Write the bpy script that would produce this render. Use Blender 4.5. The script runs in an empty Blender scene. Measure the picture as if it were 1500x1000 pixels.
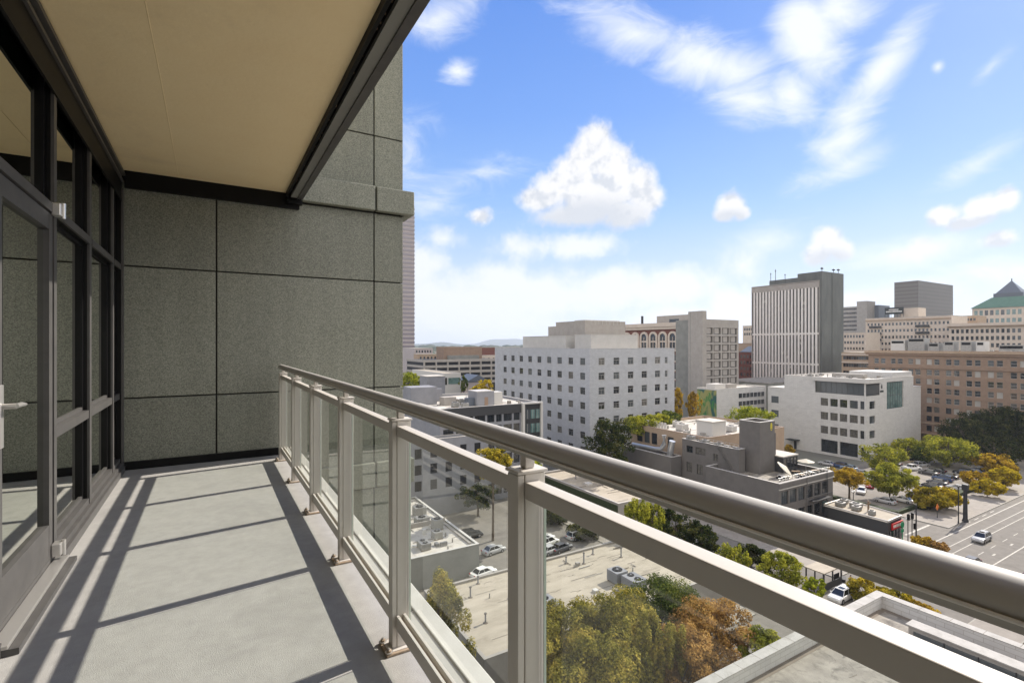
import bpy, bmesh, math, random
from mathutils import Vector, Matrix

# ------------------------------------------------------------------ camera, sky, sun
FP = 742.0; HY = 504.0; YAW = math.atan(442.0/FP); EYE = 38.0
sY, cY = math.sin(YAW), math.cos(YAW)
S = bpy.context.scene
COL = S.collection
cam = bpy.data.cameras.new("camera"); cam_o = bpy.data.objects.new("camera", cam); COL.objects.link(cam_o)
cam.sensor_width = 36.0; cam.lens = 36.0*FP/1500.0
cam.shift_y = (HY-500.0)/1500.0
cam.clip_start = 0.05; cam.clip_end = 40000
cam_o.location = (0, 0, EYE); cam_o.rotation_euler = (math.radians(90), 0, -YAW)
S.camera = cam_o
S.view_settings.view_transform = 'Standard'; S.view_settings.look = 'None'
S.view_settings.gamma = 1; S.view_settings.use_curve_mapping = False
S.view_settings.exposure = 0.72
S.cycles.max_bounces = 8; S.cycles.transparent_max_bounces = 16
S.cycles.caustics_reflective = False; S.cycles.caustics_refractive = False
S.cycles.use_adaptive_sampling = True

SUNV = Vector((1.28, 0.17, 1.0)).normalized()
SUN_EL = math.asin(SUNV.z); SUN_AZ = math.atan2(SUNV.x, SUNV.y)   # clockwise from +Y
sun = bpy.data.lights.new("sun", 'SUN'); sun.energy = 4.5; sun.angle = math.radians(0.5); sun.color = (1.0, 0.93, 0.83)
sun_o = bpy.data.objects.new("sun", sun); COL.objects.link(sun_o)
sun_o.location = (60, 10, 120); sun_o.rotation_euler = SUNV.to_track_quat('Z', 'Y').to_euler()

def dirn(px): u = (px-750)/FP; return (sY+u*cY, cY-u*sY)
def G(px, py, z):
    d = (EYE-z)/((py-HY)/FP); a, b = dirn(px); return (d*a, d*b)
def onX(px, x): a, b = dirn(px); return x*b/a
def onY(px, y): a, b = dirn(px); return y*a/b
def at(px, d): a, b = dirn(px); return (d*a, d*b)
def zat(py, d): return EYE-d*(py-HY)/FP
def dep(x, y): return x*sY+y*cY

W = bpy.data.worlds.new("World"); S.world = W; W.use_nodes = True
nt = W.node_tree; nt.nodes.clear(); N = nt.nodes.new; L = nt.links.new
out = N('ShaderNodeOutputWorld'); bg = N('ShaderNodeBackground'); bg.inputs[1].default_value = 0.12
L(bg.outputs[0], out.inputs[0])
sky = N('ShaderNodeTexSky'); sky.sky_type = 'NISHITA'; sky.sun_disc = False
sky.sun_elevation = SUN_EL; sky.sun_rotation = SUN_AZ
sky.altitude = 50; sky.air_density = 1.0; sky.dust_density = 0.6; sky.ozone_density = 2.0
hs = N('ShaderNodeHueSaturation'); hs.inputs['Saturation'].default_value = 1.25; hs.inputs['Value'].default_value = 1.0
L(sky.outputs[0], hs.inputs['Color'])
tc = N('ShaderNodeTexCoord'); sep = N('ShaderNodeSeparateXYZ'); L(tc.outputs['Generated'], sep.inputs[0])
def M(op, a, b=None, c=None, clamp=False):
    n = N('ShaderNodeMath'); n.operation = op; n.use_clamp = clamp
    for i, v in enumerate((a, b, c)):
        if v is None: continue
        if isinstance(v, (int, float)): n.inputs[i].default_value = v
        else: L(v, n.inputs[i])
    return n.outputs[0]
az = M('ARCTAN2', sep.outputs[0], sep.outputs[1]); el = M('ARCSINE', sep.outputs[2])
cmb = N('ShaderNodeCombineXYZ'); L(az, cmb.inputs[0]); L(el, cmb.inputs[1]); AE = cmb.outputs[0]
def noise(vec, scale, detail, rough, dist=0, sc=(1, 1, 1), rot=0):
    m = N('ShaderNodeMapping'); m.inputs['Scale'].default_value = sc; m.inputs['Rotation'].default_value = (0, 0, rot)
    L(vec, m.inputs[0])
    n = N('ShaderNodeTexNoise'); n.inputs['Scale'].default_value = scale; n.inputs['Detail'].default_value = detail
    n.inputs['Roughness'].default_value = rough; n.inputs['Distortion'].default_value = dist
    L(m.outputs[0], n.inputs['Vector']); return n.outputs['Fac']
def pix2ang(px, py):
    a, b = dirn(px); return math.atan2(a, b), math.atan((HY-py)/FP/math.hypot(a, b))
def blobs(lst):
    acc = None
    for (px, py, rx, ry, rot, dens) in lst:
        A = pix2ang(px, py); A2 = pix2ang(px+rx, py); A3 = pix2ang(px, py-ry)
        r1 = math.hypot(A2[0]-A[0], A2[1]-A[1]); r2 = math.hypot(A3[0]-A[0], A3[1]-A[1])
        m = N('ShaderNodeMapping'); m.vector_type = 'TEXTURE'
        m.inputs['Location'].default_value = (A[0], A[1], 0)
        m.inputs['Rotation'].default_value = (0, 0, math.radians(rot))
        m.inputs['Scale'].default_value = (r1, r2, 1)
        L(AE, m.inputs[0])
        v = N('ShaderNodeVectorMath'); v.operation = 'LENGTH'; L(m.outputs[0], v.inputs[0])
        f = M('MULTIPLY', M('SUBTRACT', 1.0, v.outputs['Value']), dens)
        acc = f if acc is None else M('SMOOTH_MAX', acc, f, 0.25)
    return acc
cum = blobs([(872, 212, 36, 44, 0, 1), (862, 232, 46, 40, 0, 1), (848, 250, 50, 36, 0, 1), (900, 245, 42, 44, 0, 1), (820, 275, 48, 34, 0, 1), (868, 285, 80, 50, 0, 1), (925, 270, 44, 42, 0, 1),
             (790, 292, 40, 24, 0, 1), (945, 290, 34, 34, 0, .9), (850, 312, 84, 28, 0, .9), (915, 314, 56, 28, 0, .9),
             (1070, 300, 26, 26, 0, 1), (1062, 314, 22, 14, 0, .9), (1086, 312, 16, 14, 0, .9), (1213, 352, 30, 28, 0, 1), (1200, 372, 30, 22, 0, .9), (1232, 366, 24, 20, 0, .9),
             (1380, 318, 34, 20, 8, .9), (1440, 304, 40, 24, 20, .9), (1474, 290, 24, 24, 0, .9), (1415, 326, 50, 14, 5, .8), (1462, 350, 34, 16, 3, .9), (1350, 358, 26, 14, 0, .6),
             (704, 318, 24, 16, 0, .62)])
base = blobs([(862, 328, 110, 44, 0, 1), (1066, 322, 34, 18, 0, 1), (1212, 384, 44, 24, 0, 1), (1420, 336, 90, 18, 8, 1), (1460, 362, 40, 12, 0, 1)])
low = blobs([(735, 415, 66, 40, 0, .95), (700, 440, 120, 46, 0, .9), (640, 440, 100, 60, 0, .85), (800, 435, 120, 46, 0, .9), (900, 425, 100, 44, 0, .9), (990, 420, 90, 38, 0, .9), (760, 362, 46, 32, 0, .6),
             (850, 360, 80, 26, 0, .7), (620, 385, 50, 44, 0, .7), (1070, 445, 60, 40, 0, .8), (1010, 470, 140, 34, 0, .9), (700, 475, 160, 40, 0, .95),
             (1240, 445, 46, 26, 0, .75), (650, 350, 40, 22, 0, .45), (1085, 390, 42, 30, 0, .5), (1130, 480, 90, 24, 0, .8)])
wis = blobs([(1185, 50, 120, 74, -70, 1.15), (1160, 140, 76, 50, -65, 1.05), (1225, 10, 80, 70, 0, 1.1), (1290, 105, 110, 42, 45, 1.1), (1240, 190, 130, 56, 60, .9),
             (1040, 95, 190, 62, -25, .95), (930, 50, 150, 56, -20, .8), (1100, 150, 110, 44, -20, .9), (1240, 245, 100, 34, 20, .75),
             (640, 30, 100, 50, 20, .8), (672, 104, 34, 24, 10, .9), (1374, 98, 12, 12, 0, .7), (1450, 100, 40, 14, 40, .42),
             (1440, 235, 110, 28, 25, .7), (1330, 370, 180, 30, 5, .8), (1120, 355, 100, 30, 0, .6), (1450, 395, 120, 30, 0, .8), (640, 300, 90, 40, 0, .5),
             (600, 220, 60, 80, 0, .4), (700, 250, 90, 30, 10, .35), (1350, 430, 160, 30, 0, .8)])
n1 = noise(AE, 24, 9, .60, .2); n2 = noise(AE, 7, 9, .64, .7, (1, 2.6, 1), .6); n3 = noise(AE, 60, 5, .6)
sh = N('ShaderNodeVectorMath'); sh.operation = 'ADD'; sh.inputs[1].default_value = (.010, .018, 0); L(AE, sh.inputs[0]); n1b = noise(sh.outputs[0], 24, 5, .55, .2)
def sm(x, a, b):
    n = N('ShaderNodeMapRange'); n.interpolation_type = 'SMOOTHSTEP'; n.inputs['From Min'].default_value = a; n.inputs['From Max'].default_value = b
    L(x, n.inputs[0]); return n.outputs[0]
def addn(f, nz, amp): return M('ADD', f, M('MULTIPLY', M('SUBTRACT', nz, .5), amp))
aC = sm(addn(addn(cum, n1, .78), n3, .26), -.03, .50)
aL = M('MULTIPLY', sm(addn(low, n1, 1.0), -.05, .6), .92)
aW = M('MULTIPLY', sm(addn(wis, n2, 1.5), -.05, 1.0), .95)
band = M('MULTIPLY', sm(el, .30, .0), .74)          # pale veil that thickens towards the horizon
# cloud tone: bright tops, greyer, thicker undersides
tone = N('ShaderNodeMix'); tone.data_type = 'RGBA'
tone.inputs[6].default_value = (3.7, 3.9, 4.25, 1); tone.inputs[7].default_value = (5.0, 5.0, 5.05, 1)
L(M('SUBTRACT', sm(M('SUBTRACT', n1, n1b), -.20, .05), M('MULTIPLY', sm(addn(base, n1, .5), -.15, .6), .95), None, True), tone.inputs[0])
def mixc(fac, a, b):
    n = N('ShaderNodeMix'); n.data_type = 'RGBA'; L(fac, n.inputs[0])
    for i, v in ((6, a), (7, b)):
        if isinstance(v, tuple): n.inputs[i].default_value = v
        else: L(v, n.inputs[i])
    return n.outputs[2]
# clear blue that pales towards the horizon, blended with the physical sky
gr = N('ShaderNodeValToRGB'); gre = gr.color_ramp.elements
gre[0].position = 0.0; gre[0].color = (.31, .36, .42, 1); gre[1].position = 1.0; gre[1].color = (.03, .095, .32, 1)
for p_, c_ in ((.10, (.235, .325, .45)), (.24, (.165, .28, .49)), (.42, (.090, .195, .47)), (.62, (.055, .145, .43))):
    k_ = gre.new(p_); k_.color = (*c_, 1)
L(M('DIVIDE', el, 1.0), gr.inputs[0])
g10 = N('ShaderNodeVectorMath'); g10.operation = 'SCALE'; g10.inputs['Scale'].default_value = 10.0; L(gr.outputs[0], g10.inputs[0])
v75 = N('ShaderNodeValue'); v75.outputs[0].default_value = .85
base_sky = mixc(v75.outputs[0], hs.outputs[0], g10.outputs[0])
# unseen broken cloud, added behind the camera and overhead to brighten the shaded balcony
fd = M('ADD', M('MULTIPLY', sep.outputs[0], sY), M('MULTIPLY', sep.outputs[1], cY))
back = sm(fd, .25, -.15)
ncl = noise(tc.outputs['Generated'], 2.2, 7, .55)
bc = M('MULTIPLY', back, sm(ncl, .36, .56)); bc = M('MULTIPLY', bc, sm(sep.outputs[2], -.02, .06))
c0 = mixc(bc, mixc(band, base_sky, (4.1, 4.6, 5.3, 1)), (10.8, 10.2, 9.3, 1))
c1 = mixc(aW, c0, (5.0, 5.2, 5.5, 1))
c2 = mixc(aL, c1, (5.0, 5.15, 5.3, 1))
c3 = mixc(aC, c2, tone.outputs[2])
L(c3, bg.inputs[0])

# ------------------------------------------------------------------ materials
def mat(name, col, rough=.8, col2=None, nscale=1.0, detail=6, spec=.3, metal=0, bump=0, bscale=None, ramp=(.35, .65), stain=None, stretch=(1, 1, 1), brick=None):
    m = bpy.data.materials.new(name); m.use_nodes = True; t = m.node_tree; b = t.nodes['Principled BSDF']
    b.inputs['Roughness'].default_value = rough; b.inputs['Metallic'].default_value = metal
    b.inputs['Specular IOR Level'].default_value = spec
    b.inputs['Base Color'].default_value = (*col, 1)
    geo = t.nodes.new('ShaderNodeNewGeometry'); mp = t.nodes.new('ShaderNodeMapping'); mp.inputs['Scale'].default_value = stretch
    t.links.new(geo.outputs['Position'], mp.inputs[0])
    last = None
    if col2 is not None:
        n = t.nodes.new('ShaderNodeTexNoise'); n.inputs['Scale'].default_value = nscale; n.inputs['Detail'].default_value = detail; n.inputs['Roughness'].default_value = .65
        t.links.new(mp.outputs[0], n.inputs['Vector'])
        r = t.nodes.new('ShaderNodeValToRGB'); r.color_ramp.elements[0].position = ramp[0]; r.color_ramp.elements[1].position = ramp[1]
        r.color_ramp.elements[0].color = (*col, 1); r.color_ramp.elements[1].color = (*col2, 1)
        t.links.new(n.outputs['Fac'], r.inputs[0]); last = r.outputs[0]
    if brick is not None:      # (brick w, brick h, mortar colour, mortar size) mapped on (x+y, z)
        sp = t.nodes.new('ShaderNodeSeparateXYZ'); t.links.new(geo.outputs['Position'], sp.inputs[0])
        ad = t.nodes.new('ShaderNodeMath'); ad.operation = 'ADD'; t.links.new(sp.outputs[0], ad.inputs[0]); t.links.new(sp.outputs[1], ad.inputs[1])
        cb = t.nodes.new('ShaderNodeCombineXYZ'); t.links.new(ad.outputs[0], cb.inputs[0]); t.links.new(sp.outputs[2], cb.inputs[1])
        bk = t.nodes.new('ShaderNodeTexBrick'); bk.inputs['Scale'].default_value = 1; bk.inputs['Brick Width'].default_value = brick[0]; bk.inputs['Row Height'].default_value = brick[1]
        bk.inputs['Mortar Size'].default_value = brick[3]; bk.inputs['Mortar'].default_value = (*brick[2], 1); bk.inputs['Bias'].default_value = -.3
        t.links.new(cb.outputs[0], bk.inputs['Vector'])
        c = col; k = .88
        if last is not None:
            t.links.new(last, bk.inputs['Color1'])
            d = t.nodes.new('ShaderNodeMix'); d.data_type = 'RGBA'; d.blend_type = 'MULTIPLY'; d.inputs[0].default_value = 1; d.inputs[7].default_value = (k, k, k, 1)
            t.links.new(last, d.inputs[6]); t.links.new(d.outputs[2], bk.inputs['Color2'])
        else:
            bk.inputs['Color1'].default_value = (*c, 1); bk.inputs['Color2'].default_value = (c[0]*k, c[1]*k, c[2]*k, 1)
        last = bk.outputs['Color']
    if stain is not None:      # (colour, scale, lo, hi) broad blotches of dirt
        n = t.nodes.new('ShaderNodeTexNoise'); n.inputs['Scale'].default_value = stain[1]; n.inputs['Detail'].default_value = 9; n.inputs['Roughness'].default_value = .7; n.inputs['Distortion'].default_value = .6
        t.links.new(mp.outputs[0], n.inputs['Vector'])
        r = t.nodes.new('ShaderNodeMapRange'); r.inputs['From Min'].default_value = stain[2]; r.inputs['From Max'].default_value = stain[3]
        t.links.new(n.outputs['Fac'], r.inputs[0])
        x = t.nodes.new('ShaderNodeMix'); x.data_type = 'RGBA'; t.links.new(r.outputs[0], x.inputs[0]); x.inputs[7].default_value = (*stain[0], 1)
        if last is not None: t.links.new(last, x.inputs[6])
        else: x.inputs[6].default_value = (*col, 1)
        last = x.outputs[2]
    if last is not None: t.links.new(last, b.inputs['Base Color'])
    if bump:
        n = t.nodes.new('ShaderNodeTexNoise'); n.inputs['Scale'].default_value = bscale or nscale*2; n.inputs['Detail'].default_value = 6
        t.links.new(mp.outputs[0], n.inputs['Vector'])
        bp = t.nodes.new('ShaderNodeBump'); bp.inputs['Strength'].default_value = bump; bp.inputs['Distance'].default_value = .02
        t.links.new(n.outputs['Fac'], bp.inputs['Height']); t.links.new(bp.outputs[0], b.inputs['Normal'])
    return m

def sheet_glass(name, tint=(.9, .93, .9), ior=1.5, extra=0.0, gcol=(1, 1, 1)):
    m = bpy.data.materials.new(name); m.use_nodes = True; t = m.node_tree; t.nodes.clear()
    o = t.nodes.new('ShaderNodeOutputMaterial'); tr = t.nodes.new('ShaderNodeBsdfTransparent'); gl = t.nodes.new('ShaderNodeBsdfGlossy')
    tr.inputs[0].default_value = (*tint, 1); gl.inputs['Roughness'].default_value = 0.0; gl.inputs[0].default_value = (*gcol, 1)
    fr = t.nodes.new('ShaderNodeFresnel'); fr.inputs[0].default_value = ior
    ad = t.nodes.new('ShaderNodeMath'); ad.operation = 'ADD'; ad.inputs[1].default_value = extra; ad.use_clamp = True
    t.links.new(fr.outputs[0], ad.inputs[0])
    ge = t.nodes.new('ShaderNodeNewGeometry'); iv = t.nodes.new('ShaderNodeMath'); iv.operation = 'SUBTRACT'; iv.inputs[0].default_value = 1; t.links.new(ge.outputs['Backfacing'], iv.inputs[1])
    mu = t.nodes.new('ShaderNodeMath'); mu.operation = 'MULTIPLY'; t.links.new(ad.outputs[0], mu.inputs[0]); t.links.new(iv.outputs[0], mu.inputs[1])
    mx = t.nodes.new('ShaderNodeMixShader'); t.links.new(mu.outputs[0], mx.inputs[0]); t.links.new(tr.outputs[0], mx.inputs[1]); t.links.new(gl.outputs[0], mx.inputs[2])
    t.links.new(mx.outputs[0], o.inputs[0]); return m

def leaf(name, c1, c2, c3):
    m = bpy.data.materials.new(name); m.use_nodes = True; t = m.node_tree; t.nodes.clear()
    o = t.nodes.new('ShaderNodeOutputMaterial'); df = t.nodes.new('ShaderNodeBsdfDiffuse'); tl = t.nodes.new('ShaderNodeBsdfTranslucent'); mx = t.nodes.new('ShaderNodeMixShader'); mx.inputs[0].default_value = .35
    geo = t.nodes.new('ShaderNodeNewGeometry'); r = t.nodes.new('ShaderNodeValToRGB')
    n = t.nodes.new('ShaderNodeTexNoise'); n.inputs['Scale'].default_value = .55; n.inputs['Detail'].default_value = 3
    t.links.new(geo.outputs['Position'], n.inputs['Vector'])
    a = t.nodes.new('ShaderNodeMath'); a.operation = 'MULTIPLY_ADD'; a.inputs[1].default_value = .45; t.links.new(geo.outputs['Random Per Island'], a.inputs[0]); 
    b = t.nodes.new('ShaderNodeMath'); b.operation = 'MULTIPLY_ADD'; b.inputs[1].default_value = 1.6; b.inputs[2].default_value = -.55; t.links.new(n.outputs['Fac'], b.inputs[0]); t.links.new(b.outputs[0], a.inputs[2])
    t.links.new(a.outputs[0], r.inputs[0]); e = r.color_ramp.elements; e[0].color = (*c1, 1); e[0].position = .12; e[1].color = (*c3, 1); e[1].position = .85
    k = e.new(.5); k.color = (*c2, 1)
    for s_ in (df, tl): t.links.new(r.outputs[0], s_.inputs[0])
    t.links.new(df.outputs[0], mx.inputs[1]); t.links.new(tl.outputs[0], mx.inputs[2]); t.links.new(mx.outputs[0], o.inputs[0]); return m

X = {}
X['granite'] = mat('green_granite', (.105, .115, .092), .55, (.36, .36, .30), 110, 3, .35, ramp=(.32, .70), bump=.15, bscale=120)
# panels differ slightly in tone, with long faint water streaks
_t = X['granite'].node_tree; _b = _t.nodes['Principled BSDF']; _l = _b.inputs['Base Color'].links[0].from_socket
_g = _t.nodes.new('ShaderNodeNewGeometry'); _mp = _t.nodes.new('ShaderNodeMapping'); _mp.inputs['Scale'].default_value = (7, 7, .35); _t.links.new(_g.outputs['Position'], _mp.inputs[0])
_n = _t.nodes.new('ShaderNodeTexNoise'); _n.inputs['Detail'].default_value = 8; _n.inputs['Scale'].default_value = .8; _t.links.new(_mp.outputs[0], _n.inputs['Vector'])
_r = _t.nodes.new('ShaderNodeMapRange'); _r.inputs['From Min'].default_value = .3; _r.inputs['From Max'].default_value = .7; _r.inputs['To Min'].default_value = .92; _r.inputs['To Max'].default_value = 1.05; _t.links.new(_n.outputs['Fac'], _r.inputs[0])
_q = _t.nodes.new('ShaderNodeMapRange'); _q.inputs['To Min'].default_value = .88; _q.inputs['To Max'].default_value = 1.1; _t.links.new(_g.outputs['Random Per Island'], _q.inputs[0])
_m = _t.nodes.new('ShaderNodeMath'); _m.operation = 'MULTIPLY'; _t.links.new(_r.outputs[0], _m.inputs[0]); _t.links.new(_q.outputs[0], _m.inputs[1])
_v = _t.nodes.new('ShaderNodeVectorMath'); _v.operation = 'SCALE'; _t.links.new(_l, _v.inputs[0]); _t.links.new(_m.outputs[0], _v.inputs['Scale']); _t.links.new(_v.outputs[0], _b.inputs['Base Color'])
X['finw'] = mat('white_concrete_fin', (.62, .59, .55), .7, (.68, .65, .61), .5)
X['granite_back'] = mat('dark_joint_backing', (.055, .055, .05), .9)  # dark backing that shows between the panels
X['granite_lit'] = mat('granite_rounded_edge', (.55, .50, .42), .6)
X['black'] = mat('black_metal', (.006, .006, .0065), .5, spec=.15)
X['black2'] = mat('dark_sealant', (.018, .018, .02), .7)
X['bronze'] = mat('bronze_anodised_frame', (.075, .072, .070), .42, (.095, .09, .086), 8, spec=.3)
X['alu'] = mat('painted_aluminium', (.545, .51, .465), .5, (.585, .55, .50), 3, spec=.4, stain=((.46, .43, .385), 6, .62, .8))
X['alu_rail'] = mat('painted_aluminium_handrail', (.50, .475, .435), .48, (.54, .515, .47), 3, spec=.35, stain=((.43, .41, .375), 14, .62, .8), stretch=(6, .6, 6))
X['copestone'] = mat('weathered_white_coping', (.33, .315, .29), .8, (.39, .37, .345), .8, stain=((.24, .225, .20), .9, .5, .8))
X['lip'] = mat('rail_lip_highlight', (.86, .83, .77), .35)  # pale colour stands in for floor light glancing off the lip
X['steel'] = mat('brushed_steel', (.62, .60, .57), .3, spec=.5, metal=.7)
X['rust'] = mat('weathered_plate', (.42, .33, .24), .6, (.30, .22, .15), 40)
X['floor'] = mat('grey_deck_coating', (.345, .335, .318), .75, (.395, .384, .365), 14, 7, .25, bump=.25, bscale=260, stain=((.28, .272, .258), 1.9, .50, .9))
X['floor_edge'] = mat('white_edge_flashing', (.62, .60, .56), .5, (.55, .53, .49), 5)
X['ceiling'] = mat('cream_soffit_paint', (.94, .76, .46), .8, (.96, .79, .49), 2.5, 6, .2, stain=((.80, .64, .40), 1.1, .55, .85), bump=.1, bscale=30)
X['pane'] = sheet_glass('clear_glass', (.93, .95, .93), 1.5, .01)
X['window_pane'] = sheet_glass('coated_window_glass', (.22, .24, .22), 1.7, .52, (.93, .95, .9))
X['interior'] = mat('interior_wall', (.10, .095, .085), .9)
X['wood'] = mat('wood_floor', (.14, .05, .025), .5, (.18, .075, .04), 6, stretch=(8, 1, 1))
X['edge_glass'] = mat('green_glass_edge', (.60, .66, .60), .2, spec=.6)
X['wg'] = mat('window_glass_dark', (.018, .022, .026), .06, spec=.9)
X['wg2'] = mat('window_glass_grey', (.07, .08, .085), .1, spec=.8)
X['wg3'] = mat('window_glass_blinds', (.15, .14, .12), .25, (.07, .065, .06), 1.5, spec=.7)
X['wg4'] = mat('window_glass_bright_blinds', (.36, .34, .31), .35, spec=.5)
X['wg5'] = mat('window_glass_teal', (.06, .12, .115), .08, (.16, .24, .23), .5, spec=.9)
X['wframe'] = mat('pale_window_frame', (.42, .40, .37), .5)
X['dframe'] = mat('dark_window_frame', (.03, .03, .032), .5)
X['A'] = mat('white_glazed_brick', (.40, .405, .42), .6, (.48, .485, .50), .35, 9, brick=(1.1, .38, (.29, .295, .31), .035), stain=((.30, .30, .305), .35, .48, .8))
X['A2'] = mat('white_render_penthouse', (.42, .405, .38), .8, (.47, .455, .43), .5)
X['concrete'] = mat('pale_concrete', (.29, .265, .24), .85, (.34, .315, .285), .5, 8, stain=((.30, .28, .25), .3, .55, .8))
X['concrete_dark'] = mat('dark_concrete', (.19, .19, .175), .85, (.24, .24, .22), .4, 8)
X['gst'] = mat('dark_green_stone', (.088, .092, .084), .6, (.125, .13, .12), .22, 8, stretch=(1, 1, .35))
X['brown'] = mat('brown_brick', (.235, .158, .11), .85, (.29, .20, .14), .6, 8, brick=(.6, .22, (.25, .19, .15), .02))
X['tan'] = mat('tan_brick', (.33, .23, .15), .85, (.39, .28, .19), .6, 8, brick=(.5, .2, (.40, .33, .26), .02))
X['red'] = mat('red_brick', (.13, .048, .034), .85, (.17, .065, .047), .8)
X['cream'] = mat('cream_terracotta', (.50, .42, .345), .8, (.56, .48, .40), .5)
X['greyc'] = mat('warm_grey_paint', (.12, .11, .102), .8, (.145, .133, .123), .5, 8, stain=((.095, .087, .08), .4, .6, .8))
X['greyc2'] = mat('cool_grey_paint', (.21, .21, .225), .8, (.25, .25, .265), .5)
X['offwhite'] = mat('off_white_masonry', (.52, .505, .485), .7, (.58, .565, .54), .45, 8, brick=(1.4, .45, (.39, .365, .335), .025), stain=((.37, .345, .315), .2, .6, .85))
X['white'] = mat('white_paint', (.50, .48, .45), .6)
X['darkcl'] = mat('charcoal_cladding', (.045, .045, .047), .6)
X['pink'] = mat('pink_granite', (.34, .295, .29), .5, (.39, .34, .33), .1)
X['pinkglass'] = mat('rose_glass', (.19, .165, .185), .2, spec=.8)
X['copper'] = mat('green_copper_roof', (.075, .15, .105), .6, (.10, .18, .13), .4)
X['slate'] = mat('blue_slate_roof', (.10, .115, .14), .5)
X['roofw'] = mat('pale_roof_membrane', (.44, .41, .36), .8, (.52, .48, .43), .35, 9, stain=((.22, .195, .165), .6, .50, .76))
X['roofb'] = mat('beige_roof_membrane', (.31, .27, .21), .85, (.40, .35, .28), .5, 9, stain=((.20, .165, .125), .55, .54, .78), stretch=(.45, 1.2, 1))
X['roofd'] = mat('dark_roof_felt', (.20, .18, .155), .9, (.30, .275, .235), .6, 9, stain=((.09, .082, .072), .7, .50, .72))
X['seam'] = mat('roof_seam_tar', (.16, .135, .11), .9)
X['coping'] = mat('metal_coping', (.50, .47, .43), .5, metal=.2)
X['hvac'] = mat('galvanised_sheet', (.34, .33, .31), .5, (.26, .25, .235), 2, metal=.4)
X['duct'] = mat('silver_duct', (.60, .61, .62), .3, metal=.7)
X['asphalt'] = mat('asphalt', (.15, .137, .118), .9, (.19, .172, .15), .6, 9, stain=((.10, .09, .078), .2, .55, .8))
X['asphalt_lot'] = mat('parking_lot_asphalt', (.19, .17, .145), .9, (.235, .21, .18), .5, 9, stain=((.10, .09, .078), .2, .55, .8))
X['pave'] = mat('concrete_pavement', (.245, .22, .19), .9, (.30, .27, .235), .5, 8, stain=((.17, .15, .13), .4, .55, .8))
X['ground'] = mat('city_ground', (.13, .125, .11), .95, (.16, .16, .13), .03, 8)
X['far'] = mat('far_wooded_ground', (.035, .05, .03), 1, (.07, .08, .055), .004, 10)
X['hill'] = mat('wooded_hills', (.03, .05, .035), 1, (.05, .07, .045), .002, 8)
X['paint'] = mat('road_paint', (.50, .47, .41), .7, (.30, .28, .24), 3)
X['kerb'] = mat('kerb_stone', (.32, .30, .26), .85)
X['grass'] = mat('planting_bed', (.05, .075, .02), .95, (.10, .11, .035), 1.5)
X['ivy'] = mat('ivy', (.018, .03, .012), .9, (.05, .06, .025), 2.5, bump=.8, bscale=4)
X['bark'] = mat('bark', (.085, .065, .045), .9, (.12, .095, .07), 4)
X['tyre'] = mat('tyre_rubber', (.015, .015, .015), .8)
X['rim'] = mat('alloy_rim', (.45, .45, .46), .35, metal=.8)
X['carglass'] = mat('car_glass', (.012, .014, .016), .05, spec=.9)
X['lens'] = mat('lamp_lens', (.75, .75, .72), .15, spec=.8)
X['tail'] = mat('tail_lamp', (.35, .01, .01), .25)
X['pole'] = mat('dark_pole_paint', (.03, .03, .032), .5)
X['woodpole'] = mat('timber_pole', (.20, .14, .09), .9)
X['globe'] = mat('opal_globe', (.8, .78, .72), .4)
X['redsign'] = mat('red_sign', (.55, .015, .02), .5)
X['letters'] = mat('white_letters', (.8, .78, .74), .6)
X['signblack'] = mat('black_sign_board', (.025, .03, .03), .6)
X['greenlamp'] = mat('green_paint', (.01, .22, .09), .5)
X['canvas'] = mat('cream_canvas', (.50, .46, .38), .8)
X['bluecanvas'] = mat('blue_canvas', (.16, .24, .42), .8)
X['skin'] = mat('skin', (.45, .27, .19), .6)
X['bandd'] = mat('brown_grey_spandrel', (.135, .125, .115), .5); X['bandl'] = mat('brown_grey_band', (.175, .162, .15), .6)
X['orangesign'] = mat('orange_sign_paint', (.75, .20, .02), .5); X['pinkshirt'] = mat('pink_cloth', (.60, .22, .24), .8)
X['yellow'] = mat('yellow_emblem', (.60, .50, .04), .6)
X['muralb'] = mat('mural_paint', (.03, .10, .09), .8, (.27, .27, .10), .22, 2, ramp=(.47, .53), stain=((.05, .20, .05), .5, .52, .6), stretch=(1, 1, .45))
CARC = {'white': (.72, .71, .69), 'silver': (.42, .42, .42), 'black': (.012, .012, .014), 'grey': (.09, .09, .095), 'blue': (.03, .06, .14), 'red': (.30, .015, .02), 'maroon': (.10, .012, .03), 'paleblue': (.30, .38, .46), 'tan': (.36, .30, .22)}
for k, v in CARC.items(): X['car_'+k] = mat('car_paint_'+k, v, .25, spec=.6)
X['lf_green'] = leaf('leaves_green', (.025, .042, .010), (.085, .115, .022), (.22, .23, .045))
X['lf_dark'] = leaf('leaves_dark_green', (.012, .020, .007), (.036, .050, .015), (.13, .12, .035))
X['lf_yg'] = leaf('leaves_yellow_green', (.07, .09, .015), (.27, .28, .035), (.50, .46, .05))
X['lf_bright'] = leaf('leaves_bright_green', (.07, .10, .010), (.25, .29, .02), (.45, .42, .04))
X['lf_yellow'] = leaf('leaves_yellow', (.16, .13, .012), (.48, .36, .02), (.70, .54, .04))
X['lf_orange'] = leaf('leaves_orange', (.11, .08, .012), (.40, .25, .024), (.58, .42, .04))
X['lf_rust'] = leaf('leaves_rust', (.14, .085, .028), (.42, .24, .075), (.58, .37, .13))
X['lf_olive'] = leaf('leaves_olive', (.07, .072, .015), (.25, .22, .045), (.48, .37, .08))
X['lf_amber'] = leaf('leaves_amber', (.07, .075, .012), (.30, .24, .025), (.56, .42, .045))

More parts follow.
